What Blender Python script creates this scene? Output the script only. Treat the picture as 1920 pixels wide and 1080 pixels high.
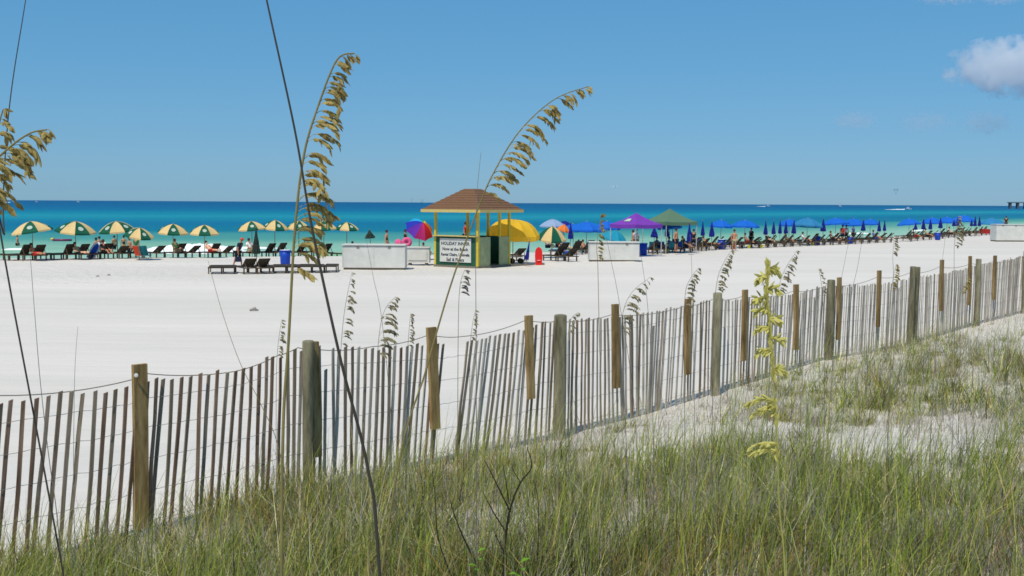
import bpy, math, random
import numpy as np
from mathutils import Vector, Matrix, Euler

random.seed(7)
rng = np.random.default_rng(11)
R = math.radians
SC = bpy.context.scene
COL = SC.collection
for o in list(bpy.data.objects):
    bpy.data.objects.remove(o)

# ------------------------------------------------------------ camera, sky, sun
EYE = 3.8
F = 2000.0
SEA = -0.4
PITCH = math.atan(159.5 / F)
ROLL = math.atan(11.0 / 1920.0)
cam = bpy.data.cameras.new('camera')
cam_o = bpy.data.objects.new('camera', cam)
COL.objects.link(cam_o)
cam.sensor_width = 36.0
cam.lens = 36.0 * F / 1920.0
cam.clip_start = 0.1
cam.clip_end = 90000
CM = (Matrix.Translation((0, 0, EYE)) @ Matrix.Rotation(R(90) - PITCH, 4, 'X') @ Matrix.Rotation(ROLL, 4, 'Z'))
cam_o.matrix_world = CM
SC.camera = cam_o
CR = CM.to_3x3()
SC.render.resolution_x = 1024
SC.render.resolution_y = 576

SUN_EL = R(61)
SUN_AZ = R(206)      # compass direction the sun stands in, clockwise from +Y (high, behind and to the left)
SKY_CURVE = ((0.76, 0.655), (0.48, 2.03), (0.44, 3.28))
world = bpy.data.worlds.new('World')
SC.world = world
world.use_nodes = True
wn = world.node_tree.nodes
wl = world.node_tree.links
wn.clear()
w_out = wn.new('ShaderNodeOutputWorld')
w_bg = wn.new('ShaderNodeBackground')
w_sky = wn.new('ShaderNodeTexSky')
w_sky.sky_type = 'NISHITA'
w_sky.sun_disc = False
w_sky.sun_elevation = SUN_EL
w_sky.sun_rotation = SUN_AZ
w_sky.altitude = 0
w_sky.air_density = 1.0
w_sky.dust_density = 0.2
w_sky.ozone_density = 3.0
w_sep = wn.new('ShaderNodeSeparateColor')
w_com = wn.new('ShaderNodeCombineColor')
wl.new(w_sky.outputs[0], w_sep.inputs[0])
for ch, (g_, k_) in enumerate(SKY_CURVE):      # clear deep Gulf-coast blue: a per-channel tone curve on the physical sky
    pw_ = wn.new('ShaderNodeMath'); pw_.operation = 'POWER'; pw_.inputs[1].default_value = g_
    ml_ = wn.new('ShaderNodeMath'); ml_.operation = 'MULTIPLY'; ml_.inputs[1].default_value = k_
    wl.new(w_sep.outputs[ch], pw_.inputs[0]); wl.new(pw_.outputs[0], ml_.inputs[0]); wl.new(ml_.outputs[0], w_com.inputs[ch])
w_bg.inputs[1].default_value = 0.085
wl.new(w_com.outputs[0], w_bg.inputs[0])
wl.new(w_bg.outputs[0], w_out.inputs[0])

sun = bpy.data.lights.new('sun', 'SUN')
sun.energy = 4.1
sun.angle = R(0.53)
sun.color = (1.0, 0.925, 0.79)
sun_o = bpy.data.objects.new('sun', sun)
COL.objects.link(sun_o)
sd = Vector((math.sin(SUN_AZ) * math.cos(SUN_EL), math.cos(SUN_AZ) * math.cos(SUN_EL), math.sin(SUN_EL)))
sun_o.rotation_euler = sd.to_track_quat('Z', 'Y').to_euler()
sun_o.location = (0, 0, 60)

SC.view_settings.view_transform = 'Standard'
SC.view_settings.look = 'None'
SC.view_settings.gamma = 1.0
SC.view_settings.exposure = 0.0
SC.view_settings.use_curve_mapping = False
SC.render.engine = 'CYCLES'
SC.cycles.filter_width = 1.6
SC.cycles.transparent_max_bounces = 12
SC.cycles.volume_bounces = 8
SC.cycles.volume_step_rate = 1.0
SC.cycles.volume_max_steps = 128


# ------------------------------------------------------------ helpers
def ray(px, py):
    return CR @ Vector(((px - 960) / F, -(py - 540) / F, -1.0))


def P(px, py, Y):
    d = ray(px, py)
    k = Y / d.y
    return Vector((d.x * k, Y, EYE + d.z * k))


def G(px, py, z=0.0):
    d = ray(px, py)
    k = (z - EYE) / d.z
    return Vector((d.x * k, d.y * k, z))


def lin(c):
    return tuple(((v / 255.0) / 12.92 if v / 255.0 <= 0.04045 else ((v / 255.0 + 0.055) / 1.055) ** 2.4) for v in c)


def tag(o, label=None, cat=None, group=None, kind=None):
    if label: o['label'] = label
    if cat: o['category'] = cat
    if group: o['group'] = group
    if kind: o['kind'] = kind
    return o


def empty(name, loc=(0, 0, 0), rz=0.0, label=None, cat=None, group=None):
    o = bpy.data.objects.new(name, None)
    COL.objects.link(o)
    o.empty_display_size = 0.2
    o.location = loc
    o.rotation_euler = (0, 0, rz)
    return tag(o, label, cat, group)


def dup(root, loc=None, rz=None, label=None, group=None, scale=None):
    r = root.copy()
    COL.objects.link(r)
    if loc is not None: r.location = loc
    if rz is not None: r.rotation_euler = (0, 0, rz)
    if scale is not None: r.scale = (scale,) * 3
    if label: r['label'] = label
    if group: r['group'] = group
    for ch in root.children:
        c = ch.copy()
        COL.objects.link(c)
        c.parent = r
        for g in ch.children:
            d = g.copy()
            COL.objects.link(d)
            d.parent = c
    return r


class MB:
    def __init__(self):
        self.v = []; self.f = []; self.m = []

    def add(self, vs, fs, mi=0):
        n = len(self.v)
        self.v += [tuple(p) for p in vs]
        self.f += [tuple(i + n for i in f) for f in fs]
        self.m += [mi] * len(fs)
        return self

    def box(self, c, s, rot=None, mi=0, taper=1.0):
        hx, hy, hz = s[0] / 2, s[1] / 2, s[2] / 2
        vs = []
        for z, k in ((-hz, 1.0), (hz, taper)):
            for x, y in ((-hx, -hy), (hx, -hy), (hx, hy), (-hx, hy)):
                p = Vector((x * k, y * k, z))
                if rot is not None: p = rot @ p
                vs.append(p + Vector(c))
        return self.add(vs, [(3, 2, 1, 0), (4, 5, 6, 7), (0, 1, 5, 4), (1, 2, 6, 5), (2, 3, 7, 6), (3, 0, 4, 7)], mi)

    def bar(self, a, b, w, h=None, mi=0):
        a = Vector(a); b = Vector(b)
        d = b - a
        q = d.to_track_quat('Z', 'Y').to_matrix()
        return self.box((a + b) / 2, (w, h or w, d.length), q, mi)

    def tube(self, pts, rad, n=6, mi=0, cap=True):
        pts = [Vector(p) for p in pts]
        if not hasattr(rad, '__len__'): rad = [rad] * len(pts)
        vs = []; fs = []
        for i, p in enumerate(pts):
            t = (pts[min(i + 1, len(pts) - 1)] - pts[max(i - 1, 0)])
            if t.length < 1e-9: t = Vector((0, 0, 1))
            t.normalize()
            u = t.cross(Vector((0, 1, 0.13)))
            if u.length < 1e-3: u = t.cross(Vector((1, 0, 0)))
            u.normalize(); w = t.cross(u)
            for k in range(n):
                a = 2 * math.pi * k / n
                vs.append(p + (u * math.cos(a) + w * math.sin(a)) * rad[i])
        for i in range(len(pts) - 1):
            for k in range(n):
                fs.append((i * n + k, i * n + (k + 1) % n, (i + 1) * n + (k + 1) % n, (i + 1) * n + k))
        if cap:
            fs.append(tuple(range(n - 1, -1, -1)))
            fs.append(tuple((len(pts) - 1) * n + k for k in range(n)))
        return self.add(vs, fs, mi)

    def lathe(self, prof, n=16, mi=0, c=(0, 0, 0)):
        vs = []; fs = []
        for r, z in prof:
            for k in range(n):
                a = 2 * math.pi * k / n
                vs.append((c[0] + r * math.cos(a), c[1] + r * math.sin(a), c[2] + z))
        for i in range(len(prof) - 1):
            for k in range(n):
                fs.append((i * n + k, i * n + (k + 1) % n, (i + 1) * n + (k + 1) % n, (i + 1) * n + k))
        fs.append(tuple(range(n - 1, -1, -1)))
        fs.append(tuple((len(prof) - 1) * n + k for k in range(n)))
        return self.add(vs, fs, mi)

    def xf(self, M):
        self.v = [tuple(M @ Vector(p)) for p in self.v]
        return self

    def mesh(self, name, mats, smooth=False):
        me = bpy.data.meshes.new(name)
        me.from_pydata(self.v, [], self.f)
        for m in (mats if isinstance(mats, (list, tuple)) else [mats]):
            me.materials.append(m)
        me.polygons.foreach_set('material_index', self.m)
        if smooth: me.polygons.foreach_set('use_smooth', [True] * len(self.f))
        me.update()
        return me

    def build(self, name, mats, parent=None, loc=None, smooth=False, label=None):
        o = bpy.data.objects.new(name, self.mesh(name, mats, smooth))
        COL.objects.link(o)
        if parent: o.parent = parent
        if loc is not None: o.location = loc
        if label: o['label'] = label
        return o


def obj_from_mesh(name, me, parent=None, loc=None):
    o = bpy.data.objects.new(name, me)
    COL.objects.link(o)
    if parent: o.parent = parent
    if loc is not None: o.location = loc
    return o


MATS = {}


def mat(name, rgb, rough=0.8, var=0.15, scale=8.0, bump=0.0, bscale=30.0, spec=0.3, translucent=0.0, stretch=(1, 1, 1), srgb=True):
    """procedural material: base colour broken up by noise, optional bump, optional cloth translucency"""
    if name in MATS: return MATS[name]
    m = bpy.data.materials.new(name)
    m.use_nodes = True
    nt = m.node_tree
    b = nt.nodes['Principled BSDF']
    c = lin(rgb) if srgb else rgb
    tc = nt.nodes.new('ShaderNodeTexCoord')
    mp = nt.nodes.new('ShaderNodeMapping')
    mp.inputs['Scale'].default_value = stretch
    nt.links.new(tc.outputs['Object'], mp.inputs[0])
    nz = nt.nodes.new('ShaderNodeTexNoise')
    nz.inputs['Scale'].default_value = scale
    nz.inputs['Detail'].default_value = 6
    nz.inputs['Roughness'].default_value = 0.65
    nt.links.new(mp.outputs[0], nz.inputs['Vector'])
    cr = nt.nodes.new('ShaderNodeValToRGB')
    cr.color_ramp.elements[0].position = 0.3
    cr.color_ramp.elements[1].position = 0.7
    cr.color_ramp.elements[0].color = tuple(v * (1 - var) for v in c) + (1,)
    cr.color_ramp.elements[1].color = tuple(min(1, v * (1 + var)) for v in c) + (1,)
    nt.links.new(nz.outputs[0], cr.inputs[0])
    nt.links.new(cr.outputs[0], b.inputs['Base Color'])
    b.inputs['Roughness'].default_value = rough
    b.inputs['Specular IOR Level'].default_value = spec
    if bump:
        nb = nt.nodes.new('ShaderNodeTexNoise')
        nb.inputs['Scale'].default_value = bscale
        nb.inputs['Detail'].default_value = 5
        nt.links.new(mp.outputs[0], nb.inputs['Vector'])
        bp = nt.nodes.new('ShaderNodeBump')
        bp.inputs['Strength'].default_value = bump
        bp.inputs['Distance'].default_value = 0.01
        nt.links.new(nb.outputs[0], bp.inputs['Height'])
        nt.links.new(bp.outputs[0], b.inputs['Normal'])
    if translucent:
        tr = nt.nodes.new('ShaderNodeBsdfTranslucent')
        nt.links.new(cr.outputs[0], tr.inputs[0])
        mx = nt.nodes.new('ShaderNodeMixShader')
        mx.inputs[0].default_value = translucent
        nt.links.new(b.outputs[0], mx.inputs[1])
        nt.links.new(tr.outputs[0], mx.inputs[2])
        nt.links.new(mx.outputs[0], nt.nodes['Material Output'].inputs[0])
    MATS[name] = m
    return m


def smooth01(t):
    t = np.clip(t, 0, 1)
    return t * t * (3 - 2 * t)


_perm = rng.random((256, 256))


def vnoise(x, y, sc):
    x = np.asarray(x, float) / sc; y = np.asarray(y, float) / sc
    xi = np.floor(x).astype(int); yi = np.floor(y).astype(int)
    fx = smooth01(x - xi); fy = smooth01(y - yi)
    a = _perm[xi & 255, yi & 255]; b = _perm[(xi + 1) & 255, yi & 255]
    c = _perm[xi & 255, (yi + 1) & 255]; d = _perm[(xi + 1) & 255, (yi + 1) & 255]
    return (a * (1 - fx) + b * fx) * (1 - fy) + (c * (1 - fx) + d * fx) * fy


# ------------------------------------------------------------ terrain description
FX0, FY0, FK = -3.5, 7.4, 0.97
FL = math.hypot(FK, 1.0)
FDX, FDY = FK / FL, 1.0 / FL


def fence_Y(px):
    u = (px - 960) / F
    return (FX0 - FK * FY0) / (u - FK)


def fence_s(px):
    return (fence_Y(px) - FY0) * FL


def fence_xy(s):
    return FX0 + FDX * s, FY0 + FDY * s


BOT = [(0, 1075), (257, 1005), (572, 925), (800, 874), (1040, 826), (1100, 808), (1200, 782), (1335, 742), (1460, 704), (1549, 676), (1640, 662), (1708, 648), (1770, 630), (1828, 612), (1918, 588)]
TOP = [(0, 755), (222, 727), (275, 713), (350, 705), (440, 692), (520, 668), (545, 658), (600, 655), (700, 652), (830, 645), (880, 640), (930, 630), (975, 620), (1020, 605), (1060, 600), (1130, 597), (1200, 590), (1250, 580), (1300, 570), (1340, 562), (1390, 562), (1440, 558), (1500, 550), (1540, 538), (1600, 535), (1660, 533), (1700, 522), (1780, 512), (1830, 498), (1870, 492), (1918, 480)]


def tab(T):
    s = []; z = []
    for px, py in T:
        Y = fence_Y(px)
        s.append(fence_s(px)); z.append(P(px, py, Y).z)
    return np.array(s), np.array(z)


BS, BZ = tab(BOT)
TS, TZ = tab(TOP)


def zf(s):
    return np.interp(s, BS, BZ)


def ztop(s):
    return np.interp(s, TS, TZ)


BERM = np.array([(-4000, -724), (-60, 63.5), (-30, 69.5), (-8, 76), (0, 81), (10, 88), (27, 106), (40, 121), (66, 155), (300, 440), (4300, 3640)], float)


def berm_y(x):
    return np.interp(x, BERM[:, 0], BERM[:, 1])


def ground_z(x, y):
    x = np.asarray(x, float); y = np.asarray(y, float)
    rx = x - FX0; ry = y - FY0
    s = rx * FDX + ry * FDY
    d = -rx * FDY + ry * FDX
    base = zf(s)
    beach = base * (1 - smooth01(d / 9.0))
    dune = base + 0.9 * (1 - np.exp(-np.maximum(-d, 0) * 0.13))
    z = np.where(d > 0, beach, dune)
    near = smooth01((-d + 0.2) / 1.5)
    z = z + near * (0.20 * (vnoise(x, y, 2.3) - 0.5) + 0.10 * (vnoise(x + 40, y + 9, 0.8) - 0.5) + 0.03 * (vnoise(x, y, 0.25) - 0.5))
    z = z + (0.012 * (vnoise(x * 0.35, y, 0.9) - 0.5) + 0.05 * (vnoise(x, y, 7) - 0.5)) * smooth01(d / 4)
    # trampled sand before the loungers
    b = berm_y(x) - y
    z = z + 0.05 * (vnoise(x, y, 0.6) - 0.5) * smooth01((26 - b) / 6) * smooth01(b / 2 + 2)
    z = z - 0.6 * smooth01(-b / 9.0) - 0.02 * np.clip(-b - 6, 0, 200)
    return z


def gz(x, y):
    return float(ground_z(np.array([x]), np.array([y]))[0])


def axis(lo, hi, fine_lo, fine_hi, step, grow=1.12):
    a = list(np.arange(fine_lo, fine_hi, step))
    v = fine_hi; st = step
    while v < hi:
        a.append(v); st *= grow; v += st
    a.append(hi)
    v = fine_lo; st = step; l = []
    while True:
        st *= grow; v -= st
        if v <= lo: break
        l.append(v)
    return np.array([lo] + l[::-1] + a)


def grid_obj(name, xs, ys, zfun, m, smooth=True):
    X, Y = np.meshgrid(xs, ys)
    Z = zfun(X, Y)
    n = X.size
    co = np.stack([X.ravel(), Y.ravel(), Z.ravel()], 1)
    nx = len(xs); ny = len(ys)
    i = (np.arange(ny - 1)[:, None] * nx + np.arange(nx - 1)[None, :]).ravel()
    q = np.stack([i, i + 1, i + nx + 1, i + nx], 1)
    me = bpy.data.meshes.new(name)
    me.vertices.add(n)
    me.vertices.foreach_set('co', co.ravel())
    me.loops.add(q.size)
    me.loops.foreach_set('vertex_index', q.ravel())
    me.polygons.add(len(q))
    me.polygons.foreach_set('loop_start', np.arange(len(q)) * 4)
    me.polygons.foreach_set('use_smooth', np.full(len(q), smooth))
    me.update(calc_edges=True)
    me.materials.append(m)
    o = bpy.data.objects.new(name, me)
    COL.objects.link(o)
    return o, co


# ------------------------------------------------------------ sand
def sand_material():
    m = bpy.data.materials.new('white_quartz_sand')
    m.use_nodes = True
    nt = m.node_tree; N = nt.nodes; L = nt.links
    b = N['Principled BSDF']
    geo = N.new('ShaderNodeNewGeometry')

    def noise(scale, stretch=(1, 1, 1), detail=6, rough=0.6):
        mp = N.new('ShaderNodeMapping'); mp.inputs['Scale'].default_value = stretch
        L.new(geo.outputs['Position'], mp.inputs[0])
        n = N.new('ShaderNodeTexNoise'); n.inputs['Scale'].default_value = scale
        n.inputs['Detail'].default_value = detail; n.inputs['Roughness'].default_value = rough
        L.new(mp.outputs[0], n.inputs['Vector'])
        return n.outputs[0]

    big = noise(0.12, (0.25, 1.2, 1))
    cr = N.new('ShaderNodeValToRGB')
    cr.color_ramp.elements[0].position = 0.35; cr.color_ramp.elements[0].color = (0.575, 0.54, 0.49, 1)
    cr.color_ramp.elements[1].position = 0.7; cr.color_ramp.elements[1].color = (0.655, 0.61, 0.56, 1)
    L.new(big, cr.inputs[0])
    # litter and dark grains on the dune, by attribute
    at = N.new('ShaderNodeAttribute'); at.attribute_name = 'dune'
    lit = noise(9.0, detail=10, rough=0.8)
    lr = N.new('ShaderNodeValToRGB')
    lr.color_ramp.elements[0].position = 0.34; lr.color_ramp.elements[0].color = (0.55, 0.52, 0.48, 1)
    lr.color_ramp.elements[1].position = 0.52; lr.color_ramp.elements[1].color = (0.98, 0.98, 0.98, 1)
    L.new(lit, lr.inputs[0])
    mul = N.new('ShaderNodeMix'); mul.data_type = 'RGBA'; mul.blend_type = 'MULTIPLY'
    L.new(at.outputs['Fac'], mul.inputs[0]); L.new(cr.outputs[0], mul.inputs[6]); L.new(lr.outputs[0], mul.inputs[7])
    # wet sand near the water
    aw = N.new('ShaderNodeAttribute'); aw.attribute_name = 'wet'
    wet = N.new('ShaderNodeMix'); wet.data_type = 'RGBA'
    L.new(aw.outputs['Fac'], wet.inputs[0]); L.new(mul.outputs[2], wet.inputs[6]); wet.inputs[7].default_value = (0.34, 0.31, 0.26, 1)
    L.new(wet.outputs[2], b.inputs['Base Color'])
    b.inputs['Roughness'].default_value = 0.95
    b.inputs['Specular IOR Level'].default_value = 0.1
    # bumps: raked streaks, ripples, footprints
    st = noise(1.1, (0.12, 1.0, 1), 4)
    fp = noise(1.7, (1, 1, 1), 3)
    fine = noise(25, detail=4)
    at2 = N.new('ShaderNodeAttribute'); at2.attribute_name = 'trampled'
    ma = N.new('ShaderNodeMath'); ma.operation = 'MULTIPLY'; L.new(fp, ma.inputs[0]); L.new(at2.outputs['Fac'], ma.inputs[1])
    mb = N.new('ShaderNodeMath'); mb.operation = 'MULTIPLY_ADD'; L.new(st, mb.inputs[0]); mb.inputs[1].default_value = 0.5; L.new(ma.outputs[0], mb.inputs[2])
    mc = N.new('ShaderNodeMath'); mc.operation = 'MULTIPLY_ADD'; L.new(fine, mc.inputs[0]); mc.inputs[1].default_value = 0.04; L.new(mb.outputs[0], mc.inputs[2])
    bp = N.new('ShaderNodeBump'); bp.inputs['Strength'].default_value = 0.7; bp.inputs['Distance'].default_value = 0.22
    L.new(mc.outputs[0], bp.inputs['Height']); L.new(bp.outputs[0], b.inputs['Normal'])
    return m


gx = axis(-4000, 4200, -9, 16, 0.14, 1.10)
gy = axis(-60, 4000, 1.5, 26, 0.14, 1.045)
sand_o, co = grid_obj('sand_ground', gx, gy, ground_z, sand_material())
tag(sand_o, kind='structure')
sx = co[:, 0]; sy = co[:, 1]
dd = -(sx - FX0) * FDY + (sy - FY0) * FDX
bb = berm_y(sx) - sy
for nm, val in (('dune', smooth01((-dd + 0.3) / 1.0)), ('wet', smooth01((-bb - 0.8) / 2.0)), ('trampled', smooth01((27 - bb) / 5) * smooth01(bb / 2 + 2) + 0.12 + 0.3 * smooth01(-dd / 2))):
    a = sand_o.data.attributes.new(nm, 'FLOAT', 'POINT')
    a.data.foreach_set('value', val.astype(np.float32))


# ------------------------------------------------------------ sea
def sea_material():
    m = bpy.data.materials.new('clear_shelving_seawater')
    m.use_nodes = True
    nt = m.node_tree; N = nt.nodes; L = nt.links
    b = N['Principled BSDF']
    at = N.new('ShaderNodeAttribute'); at.attribute_name = 'offshore'
    geo = N.new('ShaderNodeNewGeometry')
    mp = N.new('ShaderNodeMapping'); mp.inputs['Scale'].default_value = (0.012, 0.045, 1)
    mp.inputs['Rotation'].default_value = (0, 0, R(-14))
    L.new(geo.outputs['Position'], mp.inputs[0])
    n1 = N.new('ShaderNodeTexNoise'); n1.inputs['Scale'].default_value = 1.0; n1.inputs['Detail'].default_value = 5
    L.new(mp.outputs[0], n1.inputs['Vector'])
    dv = N.new('ShaderNodeMath'); dv.operation = 'MULTIPLY_ADD'; L.new(n1.outputs[0], dv.inputs[0]); dv.inputs[1].default_value = 0.10; dv.inputs[2].default_value = -0.05
    ad = N.new('ShaderNodeMath'); ad.operation = 'ADD'; L.new(at.outputs['Fac'], ad.inputs[0]); L.new(dv.outputs[0], ad.inputs[1])
    cr = N.new('ShaderNodeValToRGB')
    stops = [(0.0, (178, 212, 190)), (0.09, (158, 205, 180)), (0.17, (138, 192, 168)), (0.235, (92, 168, 155)), (0.296, (72, 156, 152)),
             (0.348, (8, 126, 150)), (0.474, (0, 116, 154)), (0.559, (14, 136, 162)), (0.61, (30, 152, 170)), (0.6875, (0, 132, 160)),
             (0.765, (0, 110, 152)), (0.87, (0, 97, 146)), (1.0, (0, 88, 136))]
    el = cr.color_ramp.elements
    while len(el) < len(stops): el.new(0.5)
    for e, (p, c) in zip(el, stops):
        e.position = p
        l = lin(c)
        e.color = (l[0] * 0.80, l[1] * 0.80, l[2] * 0.80, 1)
    L.new(ad.outputs[0], cr.inputs[0])
    # thin foam streaks in the shallows
    mf = N.new('ShaderNodeMapping'); mf.inputs['Scale'].default_value = (0.08, 0.5, 1); L.new(geo.outputs['Position'], mf.inputs[0])
    nf = N.new('ShaderNodeTexNoise'); nf.inputs['Scale'].default_value = 1.0; nf.inputs['Detail'].default_value = 8; nf.inputs['Roughness'].default_value = 0.7
    L.new(mf.outputs[0], nf.inputs['Vector'])
    fr = N.new('ShaderNodeValToRGB'); fr.color_ramp.elements[0].position = 0.58; fr.color_ramp.elements[1].position = 0.68
    L.new(nf.outputs[0], fr.inputs[0])
    sh = N.new('ShaderNodeMapRange'); sh.inputs['From Min'].default_value = 0.2; sh.inputs['From Max'].default_value = 0.05
    L.new(at.outputs['Fac'], sh.inputs['Value'])
    fm = N.new('ShaderNodeMath'); fm.operation = 'MULTIPLY'; L.new(fr.outputs[0], fm.inputs[0]); L.new(sh.outputs[0], fm.inputs[1])
    mx = N.new('ShaderNodeMix'); mx.data_type = 'RGBA'; L.new(fm.outputs[0], mx.inputs[0]); L.new(cr.outputs[0], mx.inputs[6]); mx.inputs[7].default_value = (0.7, 0.72, 0.72, 1)
    mg = N.new('ShaderNodeMapping'); mg.inputs['Scale'].default_value = (0.09, 0.16, 1); L.new(geo.outputs['Position'], mg.inputs[0])
    ng = N.new('ShaderNodeTexNoise'); ng.inputs['Scale'].default_value = 1.0; ng.inputs['Detail'].default_value = 4; L.new(mg.outputs[0], ng.inputs['Vector'])
    gr = N.new('ShaderNodeValToRGB'); gr.color_ramp.elements[0].position = 0.55; gr.color_ramp.elements[1].position = 0.68; L.new(ng.outputs[0], gr.inputs[0])
    gm = N.new('ShaderNodeMath'); gm.operation = 'MULTIPLY'; L.new(gr.outputs[0], gm.inputs[0]); L.new(sh.outputs[0], gm.inputs[1])
    gk = N.new('ShaderNodeMath'); gk.operation = 'MULTIPLY'; L.new(gm.outputs[0], gk.inputs[0]); gk.inputs[1].default_value = 0.7
    mz = N.new('ShaderNodeMix'); mz.data_type = 'RGBA'; L.new(gk.outputs[0], mz.inputs[0]); L.new(mx.outputs[2], mz.inputs[6]); mz.inputs[7].default_value = (0.16, 0.42, 0.14, 1)
    L.new(mz.outputs[2], b.inputs['Base Color'])
    b.inputs['Roughness'].default_value = 0.42
    b.inputs['IOR'].default_value = 1.33
    b.inputs['Specular IOR Level'].default_value = 0.10
    m3 = N.new('ShaderNodeMapping'); m3.inputs['Scale'].default_value = (0.35, 1.1, 1); L.new(geo.outputs['Position'], m3.inputs[0])
    nb = N.new('ShaderNodeTexNoise'); nb.inputs['Scale'].default_value = 1.0; nb.inputs['Detail'].default_value = 8; nb.inputs['Roughness'].default_value = 0.6
    L.new(m3.outputs[0], nb.inputs['Vector'])
    bp = N.new('ShaderNodeBump'); bp.inputs['Strength'].default_value = 0.9; bp.inputs['Distance'].default_value = 0.6
    L.new(nb.outputs[0], bp.inputs['Height']); L.new(bp.outputs[0], b.inputs['Normal'])
    return m


wx = axis(-42000, 42000, -90, 150, 6, 1.12)
wy = axis(40, 45000, 60, 300, 3, 1.06)
sea_o, wc = grid_obj('sea_water', wx, wy, lambda x, y: np.full_like(x, SEA) + 0.07 * (vnoise(x * 0.3, y, 5) - 0.5), sea_material())
tag(sea_o, kind='structure')
off = np.maximum(wc[:, 1] - berm_y(wc[:, 0]) - 4, 0)
# far out the shelf line straightens
a = sea_o.data.attributes.new('offshore', 'FLOAT', 'POINT')
a.data.foreach_set('value', (off / (off + 150)).astype(np.float32))

# breaking waves, each a ridge of foam
foam = mat('sea_foam', (236, 240, 240), 0.9, 0.05, 2.0, bump=0.4, bscale=3)


def breaker(px0, px1, Y, h, w, slope=0.15):
    x0 = P(px0, 480, Y).x; x1 = P(px1, 480, Y).x
    n = int((x1 - x0) / 0.12) + 4
    mb = MB(); vs = []; fs = []
    K = 9
    for i in range(n):
        t = i / (n - 1)
        x = x0 + (x1 - x0) * t
        e = math.sin(math.pi * t) ** 0.45
        hh = h * e * (0.75 + 0.35 * float(vnoise([x], [Y], 1.6)[0]))
        yy = Y + (x - x0) * slope + 0.5 * float(vnoise([x + 30], [Y], 2.0)[0])
        for k in range(K):
            a = k / (K - 1)
            r = float(vnoise([x * 3], [k * 0.8 + Y], 0.5)[0]) - 0.5
            vs.append((x, yy - w * (0.5 - a) * (0.4 + 0.6 * e), SEA - 0.06 + hh * math.sin(math.pi * a ** 0.7) * (1 + 0.22 * r) + 0.03 * r))
    for i in range(n - 1):
        for k in range(K - 1):
            fs.append((i * K + k, (i + 1) * K + k, (i + 1) * K + k + 1, i * K + k + 1))
    mb.add(vs, fs)
    o = mb.build('breaking_wave', foam, smooth=True)
    tag(o, kind='structure')
    return o


breaker(268, 456, 89, 0.72, 3.4)
breaker(300, 400, 85.5, 0.22, 1.8)
breaker(172, 205, 93, 0.7, 1.6)
breaker(420, 520, 95, 0.25, 1.2)
breaker(0, 60, 90, 0.2, 1.4)
breaker(1560, 1660, 152, 0.25, 1.6, 0.8)
breaker(1700, 1760, 172, 0.3, 1.6, 0.9)


# ------------------------------------------------------------ clouds far beyond (real volumes)
def cloud(px, py, Y, sx_, sy_, sz_, dens, seed, label, thr=0.42, nscale=2.2):
    c = P(px, py, Y)
    bpy.ops.mesh.primitive_ico_sphere_add(subdivisions=3, radius=1.0, location=c)
    o = bpy.context.object
    o.name = 'cloud'; o.data.name = 'cloud'
    o.scale = (sx_, sy_, sz_)
    m = bpy.data.materials.new('cloud_vapour')
    m.use_nodes = True
    nt = m.node_tree; N = nt.nodes; L = nt.links
    N.clear()
    out = N.new('ShaderNodeOutputMaterial')
    pv = N.new('ShaderNodeVolumePrincipled')
    pv.inputs['Color'].default_value = (0.97, 0.97, 0.98, 1)
    pv.inputs['Anisotropy'].default_value = 0.2
    tc = N.new('ShaderNodeTexCoord')
    ln = N.new('ShaderNodeVectorMath'); ln.operation = 'LENGTH'; L.new(tc.outputs['Object'], ln.inputs[0])
    mp = N.new('ShaderNodeMapping'); mp.inputs['Location'].default_value = (seed * 3.1, seed * 1.7, seed); mp.inputs['Scale'].default_value = (sx_ / sz_, sy_ / sz_, 1)
    L.new(tc.outputs['Object'], mp.inputs[0])
    nz = N.new('ShaderNodeTexNoise'); nz.inputs['Scale'].default_value = nscale; nz.inputs['Detail'].default_value = 7; nz.inputs['Roughness'].default_value = 0.55
    L.new(mp.outputs[0], nz.inputs['Vector'])
    # density = (noise + 0.35*(1-len) - thr) * k
    a1 = N.new('ShaderNodeMath'); a1.operation = 'MULTIPLY_ADD'; L.new(ln.outputs['Value'], a1.inputs[0]); a1.inputs[1].default_value = -0.95; a1.inputs[2].default_value = 0.70 - thr - 1.25
    a2 = N.new('ShaderNodeMath'); a2.operation = 'MULTIPLY_ADD'; L.new(nz.outputs[0], a2.inputs[0]); a2.inputs[1].default_value = 2.5; L.new(a1.outputs[0], a2.inputs[2])
    a3 = N.new('ShaderNodeMath'); a3.operation = 'MULTIPLY'; L.new(a2.outputs[0], a3.inputs[0]); a3.inputs[1].default_value = dens * 8
    a4 = N.new('ShaderNodeClamp'); L.new(a3.outputs[0], a4.inputs[0]); a4.inputs['Max'].default_value = dens
    L.new(a4.outputs[0], pv.inputs['Density'])
    L.new(pv.outputs[0], out.inputs['Volume'])
    o.data.materials.append(m)
    tag(o, label, 'cloud')
    return o


cloud(1900, 126, 3000, 205, 130, 92, 0.018, 1.3, 'small white heaped cloud at the right edge of the sky', -0.02)
cloud(1780, -14, 3000, 120, 80, 34, 0.012, 4.1, 'flat pale cloud cut by the top edge of the sky', 0.0)
cloud(1880, -8, 3000, 75, 60, 26, 0.010, 6.6, 'pale cloud scrap at the top right corner of the sky', 0.0)
cloud(1602, 226, 3200, 80, 60, 34, 0.006, 2.2, 'faint little cloud wisp left of the other low wisps', 0.0)
cloud(1735, 228, 3300, 100, 60, 40, 0.004, 3.9, 'very faint wide cloud veil between two low wisps', 0.0)
cloud(1850, 230, 3200, 95, 60, 42, 0.006, 5.4, 'faint low cloud wisp beneath the heaped white cloud', 0.0)


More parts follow.
